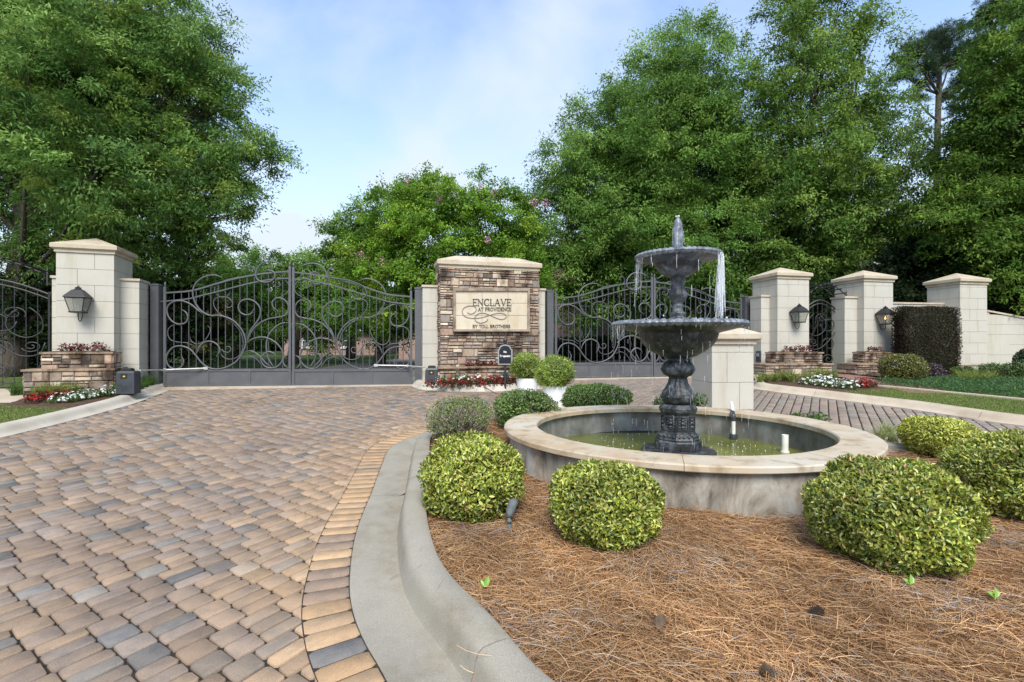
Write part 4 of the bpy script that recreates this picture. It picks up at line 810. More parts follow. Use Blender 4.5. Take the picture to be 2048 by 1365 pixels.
def gate_post(label, c, z0, h, a=.085, u2=(1, 0)):
    u2 = unit(u2); n2 = np.array([-u2[1], u2[0]]); t = thing('gate_post', label, 'post', (c[0], c[1], z0), 'square gate posts'); mb = MB(); mb.box(c, u2, n2, -a, a, -a, a, z0, z0+h); mb.build('shaft', MT['iron'], t)
    mb = MB(); q = lambda s_, z: [(*(c+u2*x*s_+n2*y*s_), z) for x, y in ((-1, -1), (1, -1), (1, 1), (-1, 1))]; mb.rings([q(a+.012, z0+h+.0005), q(a+.012, z0+h+.03), q(a*.5, z0+h+.05)]); mb.build('cap', MT['iron'], t)
    for z in (z0+.45, z0+h-.35):
        mb = MB(); mb.tube([(*c, z), (*(c+u2*(.18 if label.find('left post') >= 0 else -.18)), z)], .014, 6); mb.build('hinge', MT['iron'], t)
def double_gate(pA, pB, which):
    u = unit(pB-pA); Lg = np.linalg.norm(pB-pA); z0 = gf(pA[1])+.05; wl = (Lg-.36-.02)/2
    gate_post('grey left post of the %s' % which, pA, gf(pA[1])-.05, 2.36, u2=u); gate_post('grey right post of the %s' % which, pB, gf(pB[1])-.05, 2.33, u2=u)
    gate_leaf('left leaf of the %s' % which, pA+u*.18, u, z0, wl-.03); gate_leaf('right leaf of the %s' % which, pB-u*.18, -u, z0-.02, wl-.03)
    return u
gu1 = double_gate(np.array([-8.0, 11.25]), np.array([-2.24, 12.0]), 'grey scrollwork gate standing left of the stone sign')
gu2 = double_gate(np.array([.985, 13.2]), np.array([6.9, 14.75]), 'grey scrollwork gate standing behind the fountain')
def opener(label, c, z0, e, arm):
    e = unit(e); n_ = np.array([-e[1], e[0]]); t = thing('gate_opener', label, 'gate opener', (c[0], c[1], z0), 'gate openers')
    k_ = .62; mb = MB(); q = lambda u, v, z: (*(c+e*u*k_+n_*v*k_), z0+(z-z0)*k_)
    mb.rings([[q(u, v, z) for u, v in ((-a, -b), (a, -b), (a, b), (-a, b))] for a, b, z in ((.26, .17, z0-.40), (.26, .17, z0+.02), (.25, .165, z0+.24), (.22, .14, z0+.30))]); mb.build('housing', MT['box'], t)
    mb = MB(); mb.rings([[q(u-.02, v, z) for u, v in ((-a, -b), (a, -b), (a, b), (-a, b))] for a, b, z in ((.14, .10, z0+.302), (.14, .10, z0+.36), (.10, .07, z0+.385))]); mb.build('motor_cap', MT['lamp'], t)
    mb = MB(); mb.hexa([q(u, v, z) for v in (-.172, -.169) for u, z in ((-.13, z0+.06), (.06, z0+.06), (.06, z0+.22), (-.13, z0+.22))]); pl = mb.build('access_door', MT['lamp'], t)
    mb = MB(); mb.hexa([q(u, v, z) for v in (-.1745, -.1725) for u, z in ((-.06, z0+.12), (0, z0+.12), (0, z0+.16), (-.06, z0+.16))]); mb.build('label_plate', MT['yellow'], pl)
    mb = MB(); mb.tube(arm, .016, 6); mid = np.array(arm[1]); mb.tube([mid-np.array([0, 0, .03]), mid+np.array([0, 0, .03])], .03, 8); en = np.array(arm[-1]); mb.obox(en, (*gu1, 0), (-gu1[1], gu1[0], 0), (0, 0, 1), .09, .05, .06); mb.build('arm', MT['steel'], t)
opener('dark grey gate opener box beside the left ledgestone planter', np.array([-7.40, 9.65]), .86, (1, .12), [W(280, 741, 9.75), W(330, 740, 10.95), W(412, 737, 11.36)])
opener('dark grey gate opener box at left foot of sign monument', np.array([-1.80, 11.32]), .84, (1, .12), [W(850, 735, 11.45), W(815, 732, 11.85), W(752, 731, 11.86)])
def spiral(cx, cz, r0, r1, a0, turns, n=26):
    f = np.linspace(0, 1, n); a = math.radians(a0)+f*turns*2*math.pi; r = r0+(r1-r0)*f; return np.stack([cx+r*np.cos(a), cz+r*np.sin(a)], 1)
def foot_gate(label, A, B, z0, hs, hp, scrolls, nb=9):
    u = unit(B-A); n_ = np.array([-u[1], u[0]]); Lw = np.linalg.norm(B-A); P3 = lambda x, z, d=0: np.array([*(A+u*x+n_*d), z0+z]); t = thing('footway_gate', label, 'gate', (*((A+B)/2), z0), 'footway gates')
    zt = lambda x: hs+(hp-hs)*math.sin(math.pi*min(1, max(0, x/Lw)))
    mb = MB(); mb.tube([P3(0, 0), P3(0, hs+.05)], .024, 4); mb.tube([P3(Lw, 0), P3(Lw, hs+.05)], .024, 4); mb.tube([P3(x, zt(x)) for x in np.linspace(0, Lw, 15)], .022, 6); mb.tube([P3(x, zt(x)-.10) for x in np.linspace(0, Lw, 15)], .014, 6)
    mb.tube([P3(0, .06), P3(Lw, .06)], .022, 4); mb.build('frame', MT['iron_dark'], t)
    for i in range(1, nb): x = Lw*i/nb; mb = MB(); mb.tube([P3(x, .06), P3(x, zt(x))], .010, 4); mb.build('baluster', MT['iron_dark'], t)
    wu = Lw if Lw < 1.3 else Lw/2
    for side in range(1 if Lw < 1.3 else 2):
        for k, S in enumerate(scrolls): mb = MB(); pts = catmull(S, 3) if len(S) < 20 else np.asarray(S); mb.tube([P3(x*wu if side == 0 else Lw-x*wu, z, .02-.04*(k % 2)) for x, z in pts], .013, 6); mb.build('scroll', MT['iron_dark'], t, True)
def arbour(label, A, B, z0, h, rise, dep, ns=11, leg=.22):
    u = unit(B-A); n_ = np.array([-u[1], u[0]]); Lw = np.linalg.norm(B-A); P3 = lambda x, z, d: np.array([*(A+u*x+n_*d), z0+z]); zt = lambda x: h+rise*math.sin(math.pi*x/Lw); t = thing('arbour_top', label, 'arbour', (*((A+B)/2), z0+h), 'iron arbours')
    for d in (-dep/2, dep/2): mb = MB(); mb.tube([P3(x, zt(x), d) for x in np.linspace(0, Lw, 17)], .016, 6); mb.build('arch', MT['iron_dark'], t, True)
    for i in range(ns): x = Lw*(i+.5)/ns; mb = MB(); mb.tube([P3(x, zt(x)+.02, -dep/2-.10), P3(x, zt(x)+.02, dep/2+.10)], .017, 4); mb.build('slat', MT['iron_dark'], t)
    for x in (0, Lw):
        for d in (-dep/2, dep/2): mb = MB(); p = P3(x, h, d); mb.tube([p-np.array([0, 0, leg]), p+np.array([0, 0, .04])], .018, 6); mb.lathe([(.02, p[2]+.04), (.012, p[2]+.06), (.022, p[2]+.10), (.002, p[2]+.17)], p, 8); mb.build('post', MT['iron_dark'], t)
SCR = [spiral(.42, 1.62, .02, .15, 0, 1.6)*np.array([1.35, 1]), [(.30, 1.75), (.12, 1.55), (.10, 1.25), (.35, 1.1), (.62, 1.25), (.66, 1.5), (.5, 1.7)], spiral(.22, .92, .02, .13, 90, 1.7)*np.array([1.3, 1]), [(.05, 1.0), (.15, .75), (.45, .72), (.75, .95), (.95, 1.2)], spiral(.78, .85, .22, .06, 200, -1.2)*np.array([1., 1]), spiral(.62, .42, .02, .17, 0, 1.7)*np.array([1.2, 1]), [(.95, .3), (.7, .15), (.4, .18), (.2, .4), (.08, .7)], spiral(.75, 1.45, .25, .08, 180, 1.1)]
zL0 = gf(10.4)+.08
foot_gate('dark scrollwork footway gate left of the white lantern pier', np.array([-12.05, 10.1]), np.array([-10.0, 10.8]), zL0, 2.04, 2.34, SCR, 11)
arbour('arched slatted iron arbour above the left footway gate', np.array([-12.15, 10.05]), np.array([-9.9, 10.82]), zL0, 2.42, .36, .55, 15)
zR0 = gf(14.5)+.06
foot_gate('dark arched footway gate between the two right lantern piers', np.array([8.52, 14.6]), np.array([9.44, 14.56]), zR0, 1.86, 2.14, SCR, 7)
arbour('arched slatted iron arbour between the two right lantern piers', np.array([8.45, 14.58]), np.array([9.55, 14.54]), zR0, 2.24, .34, .55, 9)

# ------------------------------------------------------------------ pool and fountain
cz1, cz0 = .666, .604
t = thing('fountain_pool', 'round stained concrete fountain pool with tan stone coping', 'pool', (PC[0], PC[1], .27))
mb = MB(); rings = []
n = 96; a = np.arange(n)/n*2*math.pi; circ = lambda r, z: np.stack([PC[0]+r*np.cos(a), PC[1]+r*np.sin(a), np.full(n, z)], 1)
mb.rings([circ(1.815, .05), circ(1.815, cz0)], False, False); mb.build('outer_wall', MT['pool'], t, True)
mb = MB(); mb.rings([circ(1.56, cz0), circ(1.56, .10)], False, False); mb.build('inner_wall', MT['pool_in'], t, True)
ns_ = 9; mb = MB()
for k in range(ns_):
    a0, a1 = (k+.35)/ns_*2*math.pi+.0012, (k+1.35)/ns_*2*math.pi-.0012; rs = []; dz = random.uniform(-.002, .002)
    for q in np.linspace(a0, a1, 13): rs.append([(PC[0]+r*math.cos(q), PC[1]+r*math.sin(q), z+dz) for r, z in ((1.512, cz0+.003), (1.868, cz0+.003), (1.877, cz0+.012), (1.877, cz1-.012), (1.866, cz1), (1.524, cz1), (1.512, cz1-.012))])
    mb.rings(rs)
mb.build('coping', MT['coping'], t, 'auto')
mb = MB(); mb.add(circ(1.57, .33), [tuple(range(n))]); tag(mb.build('water', MT['water']), kind='structure')
fc = np.array([PC[0]+.035, PC[1]]); t = thing('fountain', 'two-tier black cast iron fountain with scalloped bowls', 'fountain', (fc[0], fc[1], .2))
mb = MB(); mb.lathe([(.395, .12), (.395, .395), (.385, .405), (.05, .41)], fc, 64); mb.build('plinth', MT['fount'], t, 'auto')
mb = MB(); ph = R(22.5); mb.lathe([(.245, .405), (.245, .50), (.235, .515)], fc, 8, phase=ph); mb.lathe([(.225, .512), (.232, .53), (.215, .56), (.185, .59), (.182, .61)], fc, 8, phase=ph)
mb.lathe([(.176, .605), (.172, .79), (.18, .80), (.198, .825), (.203, .86), (.19, .875), (.17, .90), (.13, .905)], fc, 8, phase=ph)
for k in range(8):                           # relief panels on the eight faces
    q = k*math.pi/4; d = np.array([math.cos(q), math.sin(q)]); tv = np.array([-d[1], d[0]]); ap = .176*math.cos(math.pi/8)-.004
    for (x0, x1, z0, z1) in ((-.058, -.05, .625, .775), (.05, .058, .625, .775), (-.0495, .0495, .767, .775), (-.0495, .0495, .625, .633)): mb.box(fc+d*ap, tv, d, x0, x1, 0, .012, z0, z1)
    for zz, rr in ((.74, .020), (.705, .028), (.665, .022), (.645, .014)):
        c = fc+d*(ap+.002); mb.lathe([(.001, zz-rr), (rr*.7, zz-rr*.6), (rr, zz), (rr*.7, zz+rr*.6), (.001, zz+rr)], c, 8)
    for sx in (-.034, .034): 
        for zz in (.66, .69, .72, .75): c = fc+d*(ap+.001)+tv*sx; mb.lathe([(.001, zz-.012), (.011, zz), (.001, zz+.014)], c, 6)
    for sx in (-.05, 0, .05): c = fc+d*.195+tv*sx; mb.lathe([(.001, .54), (.018, .555), (.022, .565), (.001, .585)], c, 6)
mb.build('pedestal', MT['fount'], t)
mb = MB(); G = {k: (12, .014) for k in range(2, 16)}
mb.lathe([(.13, .90), (.150, .915), (.155, .93), (.165, .95), (.172, .985), (.160, 1.03), (.125, 1.08), (.098, 1.13), (.090, 1.17), (.085, 1.19), (.105, 1.205), (.14, 1.225), (.165, 1.26), (.168, 1.30), (.145, 1.345), (.115, 1.37), (.10, 1.385), (.12, 1.40), (.14, 1.43)], fc, 60, gad={k: (10, .014) for k in range(2, 17)})
for k in range(10):
    q = k/10*2*math.pi; d = np.array([math.cos(q), math.sin(q)])
    for zz, rr, rad in ((.985, .030, .176), (.94, .018, .165), (1.02, .018, .166), (1.285, .032, .168), (1.24, .018, .155)): mb.lathe([(.001, zz-rr), (rr*.75, zz-rr*.5), (rr, zz), (rr*.75, zz+rr*.5), (.001, zz+rr)], fc+d*(rad-.008), 8)
mb.build('baluster', MT['fount'], t, True)
def basin(prof, rim_r, z, nsc, rr):
    mb = MB(); mb.lathe(prof, fc, 96); b = mb.build('basin', MT['fount'], t, 'auto')
    mb = MB(); na = nsc*6; rs = []; m_ = 8; aa = np.arange(na)/na*2*math.pi; lob = np.abs(np.cos(aa*nsc/2))
    for k in range(m_):
        q = k/m_*2*math.pi; ro = rr*(.72+.38*lob)
        rs.append(np.stack([fc[0]+(rim_r+ro*1.35*math.cos(q))*np.cos(aa), fc[1]+(rim_r+ro*1.35*math.cos(q))*np.sin(aa), z+ro*math.sin(q)], 1))
    rs.append(rs[0]); mb.rings(rs, False, False); mb.build('rim', MT['rim'], b, True)
basin([(.12, 1.405), (.19, 1.425), (.28, 1.475), (.35, 1.53), (.395, 1.59), (.415, 1.65), (.42, 1.675), (.445, 1.685), (.53, 1.705), (.62, 1.73), (.67, 1.75), (.665, 1.765), (.55, 1.73), (.40, 1.69), (.10, 1.60)], .668, 1.772, 60, .038)
mb = MB(); mb.lathe([(.662, 1.775), (.05, 1.778)], fc, 64); mb.build('bowl_water', MT['stream'], t)
mb = MB(); mb.lathe([(.115, 1.60), (.115, 1.80), (.105, 1.825), (.075, 1.855), (.065, 1.87), (.088, 1.885), (.092, 1.90), (.06, 1.915), (.055, 1.95), (.062, 1.965), (.068, 1.985), (.05, 1.995), (.052, 2.01), (.075, 2.035), (.094, 2.075), (.092, 2.11), (.075, 2.16), (.062, 2.20), (.062, 2.25), (.072, 2.275), (.085, 2.29)], fc, 48, gad={k: (12, .007) for k in range(13, 20)}); mb.build('stem', MT['fount'], t, True)
basin([(.08, 2.285), (.13, 2.305), (.19, 2.355), (.235, 2.405), (.25, 2.44), (.27, 2.447), (.34, 2.47), (.42, 2.50), (.415, 2.515), (.30, 2.49), (.08, 2.44)], .422, 2.520, 46, .030)
mb = MB(); mb.lathe([(.42, 2.522), (.05, 2.524)], fc, 64); mb.build('bowl_water', MT['stream'], t)
mb = MB(); mb.lathe([(.05, 2.44), (.05, 2.54), (.062, 2.555), (.05, 2.575), (.045, 2.60), (.055, 2.625), (.050, 2.66), (.042, 2.72), (.044, 2.78), (.052, 2.80), (.052, 2.83), (.045, 2.845), (.050, 2.87), (.036, 2.91), (.014, 2.95), (.004, 2.965)], fc, 40, gad={k: (8, .006) for k in range(5, 9)}); mb.build('finial', MT['rim'], t, True)
mb = MB(); mb.hexa([(fc[0]+x, fc[1]+y, z) for z in (.425, .475) for x, y in ((-.05, -.235), (.05, -.235), (.05, -.226), (-.05, -.226))]); mb.build('pump_opening', MT['lamp'], t)
# falling water
mb = MB()
def strand(a, r0, z0, z1, out, r, wobble=.006, k=9, t0=0, t1=1):
    f = np.linspace(t0, t1, k); rad = r0+out*np.sqrt(f); z = z0+(z1-z0)*f; th = a+rng.normal(size=k)*wobble*.4
    rr = r*rng.uniform(.5, 1.3, k); rr[-1] *= .5; mb.tube(np.stack([fc[0]+rad*np.cos(th), fc[1]+rad*np.sin(th), z], 1), rr, 5)
for i in range(60):
    a = R(-22)+rng.normal()*.20; strand(a, .462, 2.515, 1.80, rng.uniform(-.07, .03), rng.uniform(.0008, .0027), .020, 14, 0, rng.uniform(.55, 1))
for i in range(22): a = rng.uniform(0, 6.28); t0 = rng.uniform(0, .7); strand(a, .452, 2.505, 1.80, rng.uniform(-.01, .02), rng.uniform(.001, .0024), .006, 6, t0, min(1, t0+rng.uniform(.05, .35)))
for i in range(15): a = rng.normal(R(188), .16); t0 = rng.uniform(0, .3); strand(a, .458, 2.505, 1.80, .01, rng.uniform(.0006, .0014), .010, 8, t0*.4, t0*.4+rng.uniform(.1, .5))
for i in range(230): a = rng.uniform(0, 6.28); t0 = rng.uniform(0, .95)**1.2; strand(a, .71, 1.75, .335, rng.uniform(-.02, .02), rng.uniform(.0007, .0014), .004, 5, t0, min(1, t0+rng.uniform(.015, .07)))
for i in range(32): a = rng.normal(R(-15), .2) if i % 2 else rng.normal(R(192), .14); strand(a, .712, 1.76, .335, rng.uniform(-.03, .02), rng.uniform(.0006, .0016), .008, 7, 0, rng.uniform(.02, .11))
for i in range(12): a = rng.uniform(0, 6.28); strand(a, .05, 2.88, 2.53, rng.uniform(.0, .035)*(1 if i % 4 else 2), rng.uniform(.0008, .0020), .02, 7, rng.uniform(0, .3), rng.uniform(.5, 1))
tag(mb.build('water_streams', MT['stream'], None, True), 'thin white streams and drips of water falling from fountain bowls', 'falling water', kind='stuff')
mb = MB(); 
for i in range(18): c = fc+rng.normal(size=2)*.010; z = 2.93+abs(rng.normal())*.025; r = rng.uniform(.004, .011); mb.lathe([(.001, z-r), (r, z), (.001, z+r)], c, 6)
for i in range(110):
    a = rng.uniform(0, 6.28) if i > 60 else R(-22)+rng.normal()*.2; rd = rng.uniform(.3, .62) if i > 60 else .45+rng.normal()*.05; z = 1.78+abs(rng.normal())*.025; r = rng.uniform(.003, .009); mb.lathe([(.001, z-r), (r, z), (.001, z+r*1.8)], fc+rd*np.array([math.cos(a), math.sin(a)]), 5)
for i in range(170):
    a = rng.uniform(0, 6.28); rd = rng.uniform(.45, 1.4); r = rng.uniform(.003, .008); mb.lathe([(.001, .329), (r, .331), (.001, .331+r)], fc+rd*np.array([math.cos(a), math.sin(a)]), 5)
tag(mb.build('splash_drops', MT['foam'], None, True), 'small white splashes and bubbles on the fountain water', 'splash', kind='stuff')
# pipes
t = thing('overflow_pipe', 'short white standpipe rising from the green pool water', 'pipe', tuple(W(1570, 905, 5.67)-np.array([0, 0, .1]))); c = W(1570, 905, 5.67); mb = MB(); mb.lathe([(.036, .25), (.036, .53), (.028, .53), (.028, .48)], c, 20); mb.build('tube', MT['pvc'], t, 'auto')
mb = MB(); mb.lathe([(.046, .28), (.046, .345), (.037, .345)], c, 20); mb.build('collar', MT['pvc'], t, 'auto')
t = thing('fill_pipe', 'white pvc filler pipe bent over the back coping', 'pipe', tuple(W(1467, 862, 6.45))); c = W(1467, 862, 6.45); mb = MB(); mb.tube([(c[0], c[1], .36), (c[0], c[1], .60)], .024, 10); mb.tube([(c[0]+.03, c[1]+.08, .675), (c[0]+.13, c[1]+.36, .76)], .021, 10); mb.build('tube', MT['pvc'], t, 'auto')
mb = MB(); mb.tube([(c[0], c[1], .30), (c[0], c[1], .40)], .05, 12); mb.tube(catmull([(c[0], c[1], .57), (c[0], c[1], .63), (c[0]+.008, c[1]+.03, .652), (c[0]+.03, c[1]+.10, .67)], 4), .029, 10); mb.build('elbow', MT['box'], t, 'auto')

# ------------------------------------------------------------------ clipped bushes
def mb_bush(label, px0, px1, ytop, ybase, dep, name='clipped_bush', yscale=1.0, **kw):
    d = dep; cx = (px0+px1)/2; X = (cx-1024)/F*d; rx = (px1-px0)/2/F*d/math.sqrt(1+((cx-1024)/F)**2*.8); zt = EYE-(ytop-HY)/F*d; gz = float(mz(X, d)) if kw.pop('mulch', True) else gf(d)
    rz = (zt-gz)/1.86; return bush(name, label, 'bush', (X, d, gz+rz*.86), (rx, rx*yscale, rz), gz, **kw)
G1 = 'clipped bushes round the fountain pool'
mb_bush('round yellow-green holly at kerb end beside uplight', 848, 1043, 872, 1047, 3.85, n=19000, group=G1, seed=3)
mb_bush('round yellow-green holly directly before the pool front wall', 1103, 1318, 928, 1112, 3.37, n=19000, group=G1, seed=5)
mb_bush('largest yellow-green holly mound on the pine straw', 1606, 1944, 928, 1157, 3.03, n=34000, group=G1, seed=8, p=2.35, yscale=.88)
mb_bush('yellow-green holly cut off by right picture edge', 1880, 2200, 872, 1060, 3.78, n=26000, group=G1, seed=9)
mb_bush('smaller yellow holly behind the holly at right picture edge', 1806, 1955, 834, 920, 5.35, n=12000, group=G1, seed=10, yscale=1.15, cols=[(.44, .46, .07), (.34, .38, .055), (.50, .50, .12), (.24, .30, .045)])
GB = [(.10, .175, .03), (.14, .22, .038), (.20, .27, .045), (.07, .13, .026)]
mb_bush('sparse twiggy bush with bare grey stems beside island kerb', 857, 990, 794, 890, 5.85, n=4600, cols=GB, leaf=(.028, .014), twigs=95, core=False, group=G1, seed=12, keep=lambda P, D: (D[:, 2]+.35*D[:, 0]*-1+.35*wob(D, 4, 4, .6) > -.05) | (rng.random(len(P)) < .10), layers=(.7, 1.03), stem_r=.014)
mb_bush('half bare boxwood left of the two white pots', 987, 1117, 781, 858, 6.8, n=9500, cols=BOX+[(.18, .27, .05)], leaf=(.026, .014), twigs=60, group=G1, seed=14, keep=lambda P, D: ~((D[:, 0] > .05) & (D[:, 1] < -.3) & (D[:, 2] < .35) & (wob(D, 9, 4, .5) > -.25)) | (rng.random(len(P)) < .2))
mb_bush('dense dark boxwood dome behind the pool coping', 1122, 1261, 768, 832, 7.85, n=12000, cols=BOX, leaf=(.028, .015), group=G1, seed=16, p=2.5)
# pots with bushes
for lab, lab2, px, d, zt, r, seed in (('white cylindrical pot nearer the sign monument', 'feathery round bush in the white pot nearer the sign', 1054, 10.0, .885, .212, 21), ('white cylindrical pot nearer the fountain pool', 'feathery round bush in the white pot nearer the pool', 1110, 8.8, .83, .222, 22)):
    X = (px-1024)/F*d; zb = gf(d); t = thing('planter_pot', lab, 'pot', (X, d, zb), 'white planter pots'); mb = MB(); mb.lathe([(r*.86, zb+.002), (r*.9, zb+.01), (r, zt-.01), (r, zt), (r-.02, zt), (r-.025, zt-.05), (.01, zt-.05)], (X, d), 40); mb.build('pot', MT['white'], t, 'auto')
    mb = MB(); mb.lathe([(r-.028, zt-.08), (r-.028, zt-.045), (.01, zt-.035)], (X, d), 24); mb.build('soil', MT['soil'], t)
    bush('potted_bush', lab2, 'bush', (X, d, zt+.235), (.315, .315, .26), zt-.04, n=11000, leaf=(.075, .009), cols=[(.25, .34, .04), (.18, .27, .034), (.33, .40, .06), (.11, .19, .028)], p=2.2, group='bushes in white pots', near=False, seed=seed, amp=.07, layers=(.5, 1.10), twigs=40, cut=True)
# right-hand planting
def rb(label, px0, px1, yt, yb, d, name='shrub', cat='bush', **kw):
    cx = (px0+px1)/2; X = (cx-1024)/F*d; rx = (px1-px0)/2/F*d/math.sqrt(1+((cx-1024)/F)**2*.8); gz = gf(d)+.11; zt = EYE-(yt-HY)/F*d; rz = (zt-gz)/1.86
    return bush(name, label, cat, (X, d, gz+rz*.86), (rx, rx, rz), gz, **kw)
rb('rounded olive yellow bush before the second right planter', 1757, 1850, 706, 772, 11.7, n=9000, near=False, leaf=(.035, .018), cols=[(.15, .17, .03), (.11, .14, .028), (.20, .16, .03), (.07, .10, .02)], p=2.5, seed=31, twigs=40)
rb('small purple leaved shrub between olive bush and low wall', 1846, 1890, 728, 762, 12.0, n=2600, near=False, leaf=(.04, .02), cols=[(.06, .035, .05), (.09, .055, .07), (.05, .045, .05)], p=2, seed=32, layers=(.3, 1.1), core=False, twigs=30)
o, e1, e2, s = piersR[1]; o3, f1, f2, s3 = piersR[2]
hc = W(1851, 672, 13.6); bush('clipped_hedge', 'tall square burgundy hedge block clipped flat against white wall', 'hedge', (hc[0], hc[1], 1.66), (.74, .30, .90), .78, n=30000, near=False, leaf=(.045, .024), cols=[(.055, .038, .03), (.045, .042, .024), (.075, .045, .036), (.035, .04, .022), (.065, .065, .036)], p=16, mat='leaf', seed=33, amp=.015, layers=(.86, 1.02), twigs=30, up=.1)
for lab, a, b, c_, d_, dd, sd_ in (('loose green shrub in front of the end pier', 1905, 1950, 733, 762, 12.3, 41), ('low green shrub right of the end pier', 1955, 2015, 727, 757, 12.4, 42), ('green shrub at right edge beneath dark ball bush', 2005, 2075, 722, 760, 11.8, 43), ('dark green ball bush at the right picture edge', 2026, 2090, 697, 738, 12.7, 44)):
    rb(lab, a, b, c_, d_, dd, n=3200, near=False, leaf=(.06, .025), cols=[(.08, .14, .03), (.055, .105, .022), (.11, .18, .04)] if sd_ < 44 else [(.03, .06, .018), (.04, .08, .02)], p=2.1, seed=sd_, layers=(.35, 1.1) if sd_ < 44 else (.85, 1.02), core=sd_ == 44, twigs=20, amp=.12 if sd_ < 44 else .03, group='shrubs by the right garden wall')
# sprigs behind the pool
for lab, px, py, d, r in (('leafy green sprig left of the fountain pedestal', 1322, 805, 7.6, .13), ('leafy green sprig right of the fountain pedestal', 1397, 800, 7.6, .14), ('low green seedlings behind the right pool coping', 1590, 835, 6.75, .13), ('wider low green plant behind the right pool coping', 1632, 836, 6.5, .17)):
    c = W(px, py, d); gz = gf(d)+.08; bush('sprig', lab, 'plant', (c[0], c[1], c[2]-.02), (r, r, r*.8 if py < 820 else r*.6), gz, n=300, near=False, leaf=(.055, .024), cols=[(.09, .16, .03), (.06, .12, .025)], p=2, seed=int(px), layers=(.2, 1.1), core=False, twigs=14, stem_r=.006, cut=False)

# ------------------------------------------------------------------ flowers, tufts, grass
def flower_proto(name, label, cat, group, petal, leafc, nb=16, nl=70, r=.15, h=.16):
    t = thing(name, label, cat, (0, 0, 0), group); D = rnd_unit(nl); D[:, 2] = np.abs(D[:, 2]); P = D*np.array([r, r, h*.75])*rng.uniform(.3, 1, nl)[:, None]
    V, Fq = leaf_far(P, norml(D+.5*rng.normal(size=(nl, 3))), norml(np.array([0, 0, 1.])+.6*rng.normal(size=(nl, 3))), rng.uniform(.04, .075, nl), rng.uniform(.025, .045, nl)); link_mesh('leaves', V, Fq, MT['shrub'], t, False, np.repeat(pal(nl, leafc), 4, 0))
    Vs, Fs, Ts, off = [], [], [], 0; D = rnd_unit(nb); D[:, 2] = np.abs(D[:, 2])+.25; D = norml(D); C_ = D*np.array([r, r, h])*rng.uniform(.85, 1.1, nb)[:, None]
    for k in range(5):
        a = k/5*2*math.pi+rng.random(nb); n_ = norml(D+np.array([0, -.35, .3])); b1 = norml(np.cross(n_, np.array([.3, .9, .1]))); b2 = np.cross(n_, b1); d = b1*np.cos(a)[:, None]+b2*np.sin(a)[:, None]
        V, Fq = leaf_far(C_, norml(d+n_*.3), n_, np.full(nb, .026), np.full(nb, .024)); Vs.append(V); Fs.append(Fq+off); off += len(V); Ts.append(np.repeat(pal(nb, petal, .1), 4, 0))
    link_mesh('blossoms', np.concatenate(Vs), np.concatenate(Fs), MT['petal'], t, False, np.concatenate(Ts)); return t
RED = [(.34, .016, .014), (.25, .010, .012), (.42, .035, .022)]; WHT = [(.75, .76, .72), (.8, .8, .77)]; PINK = [(.25, .03, .05), (.19, .02, .035), (.32, .06, .08)]; BRZ = [(.10, .035, .02), (.06, .07, .02), (.14, .03, .025)]; GRN = [(.06, .12, .025), (.09, .16, .035)]
def place(proto, spots, first_used, label):
    for i, (x, y, z) in enumerate(spots):
        a, s_ = random.random()*6.28, random.uniform(.85, 1.2)
        if i == 0 and not first_used: proto.location = (x, y, z); proto.rotation_euler = (0, 0, a); proto['label'] = label
        else: copy_tree(proto, (x, y, z), a, s_, label)
def pts(lst, h=.10): out = []; [out.append((*GP(px, py, h), gf(GP(px, py, h)[1])+h)) for px, py in lst]; return out
def bed(nm, label, group, petal, leafc, spots, **kw): p = flower_proto(nm, label, 'flower', group, petal, leafc, **kw); place(p, spots, False, label)
bed('red_begonia', 'red begonia clump in the bed below left planter', 'red begonias by the left pier', RED, BRZ, pts([(66, 806), (80, 802), (96, 803), (112, 797), (90, 796), (128, 793), (150, 790), (140, 796)]), nb=22)
bed('white_begonia', 'white begonia clump in the bed below left planter', 'white begonias by the left pier', WHT, GRN, pts([(118, 806), (135, 805), (150, 802), (166, 800), (182, 797), (200, 794), (216, 792), (232, 789), (170, 792), (190, 788), (210, 785), (152, 796), (228, 783)]), nb=20)
spr, spw = [], []
for i in range(15): u = -.30+i*.185; q = SO+s1*u-s2*(.78+.03*math.sin(3*i)); spr.append((q[0], q[1], gf(q[1])+.10))
for i in range(9): u = .0+i*.28+random.uniform(-.05, .05); q = SO+s1*u-s2*(.60+random.uniform(-.02, .02)); spw.append((q[0], q[1], gf(q[1])+.17))
bed('red_begonia', 'red begonia clump in the bed before the sign', 'red begonias before the sign', RED, BRZ, spr, nb=20, r=.14, h=.17); bed('white_begonia', 'white begonia clump close under the sign planter', 'white begonias before the sign', WHT, GRN, spw, nb=16, h=.2)
q_ = lambda o, e1, e2, us, v, z: [(*(o+e1*u+e2*v), z) for u in us]
bed('pink_begonia', 'pink begonia clump growing on the sign planter', 'pink begonias on the sign planter', PINK, BRZ, q_(SO, s1, s2, (.65, .85, 1.0, 1.2, 1.38, 1.55), -.17, 1.03), nb=14, h=.13, r=.11)
bed('pink_begonia', 'crimson begonia clump on top of the left planter', 'begonias on the left planter', PINK, BRZ, q_(oL, eL1, eL2, (-.72, -.55, -.42, -.18), -.2, 1.425), nb=16, r=.13)
bed('pink_begonia', 'crimson begonia clump on the planter nearest the fountain', 'begonias on the planter nearest fountain', PINK, BRZ, q_(piersR[0][0], piersR[0][1], piersR[0][2], (.15, .45, .75), -.2, 1.37), nb=16, r=.13)
bed('pink_begonia', 'dark begonia clump on the planter behind olive bush', 'begonias on the planter behind bush', PINK, BRZ, q_(piersR[1][0], piersR[1][1], piersR[1][2], (.05, .28), -.2, 1.37), nb=12, r=.12)
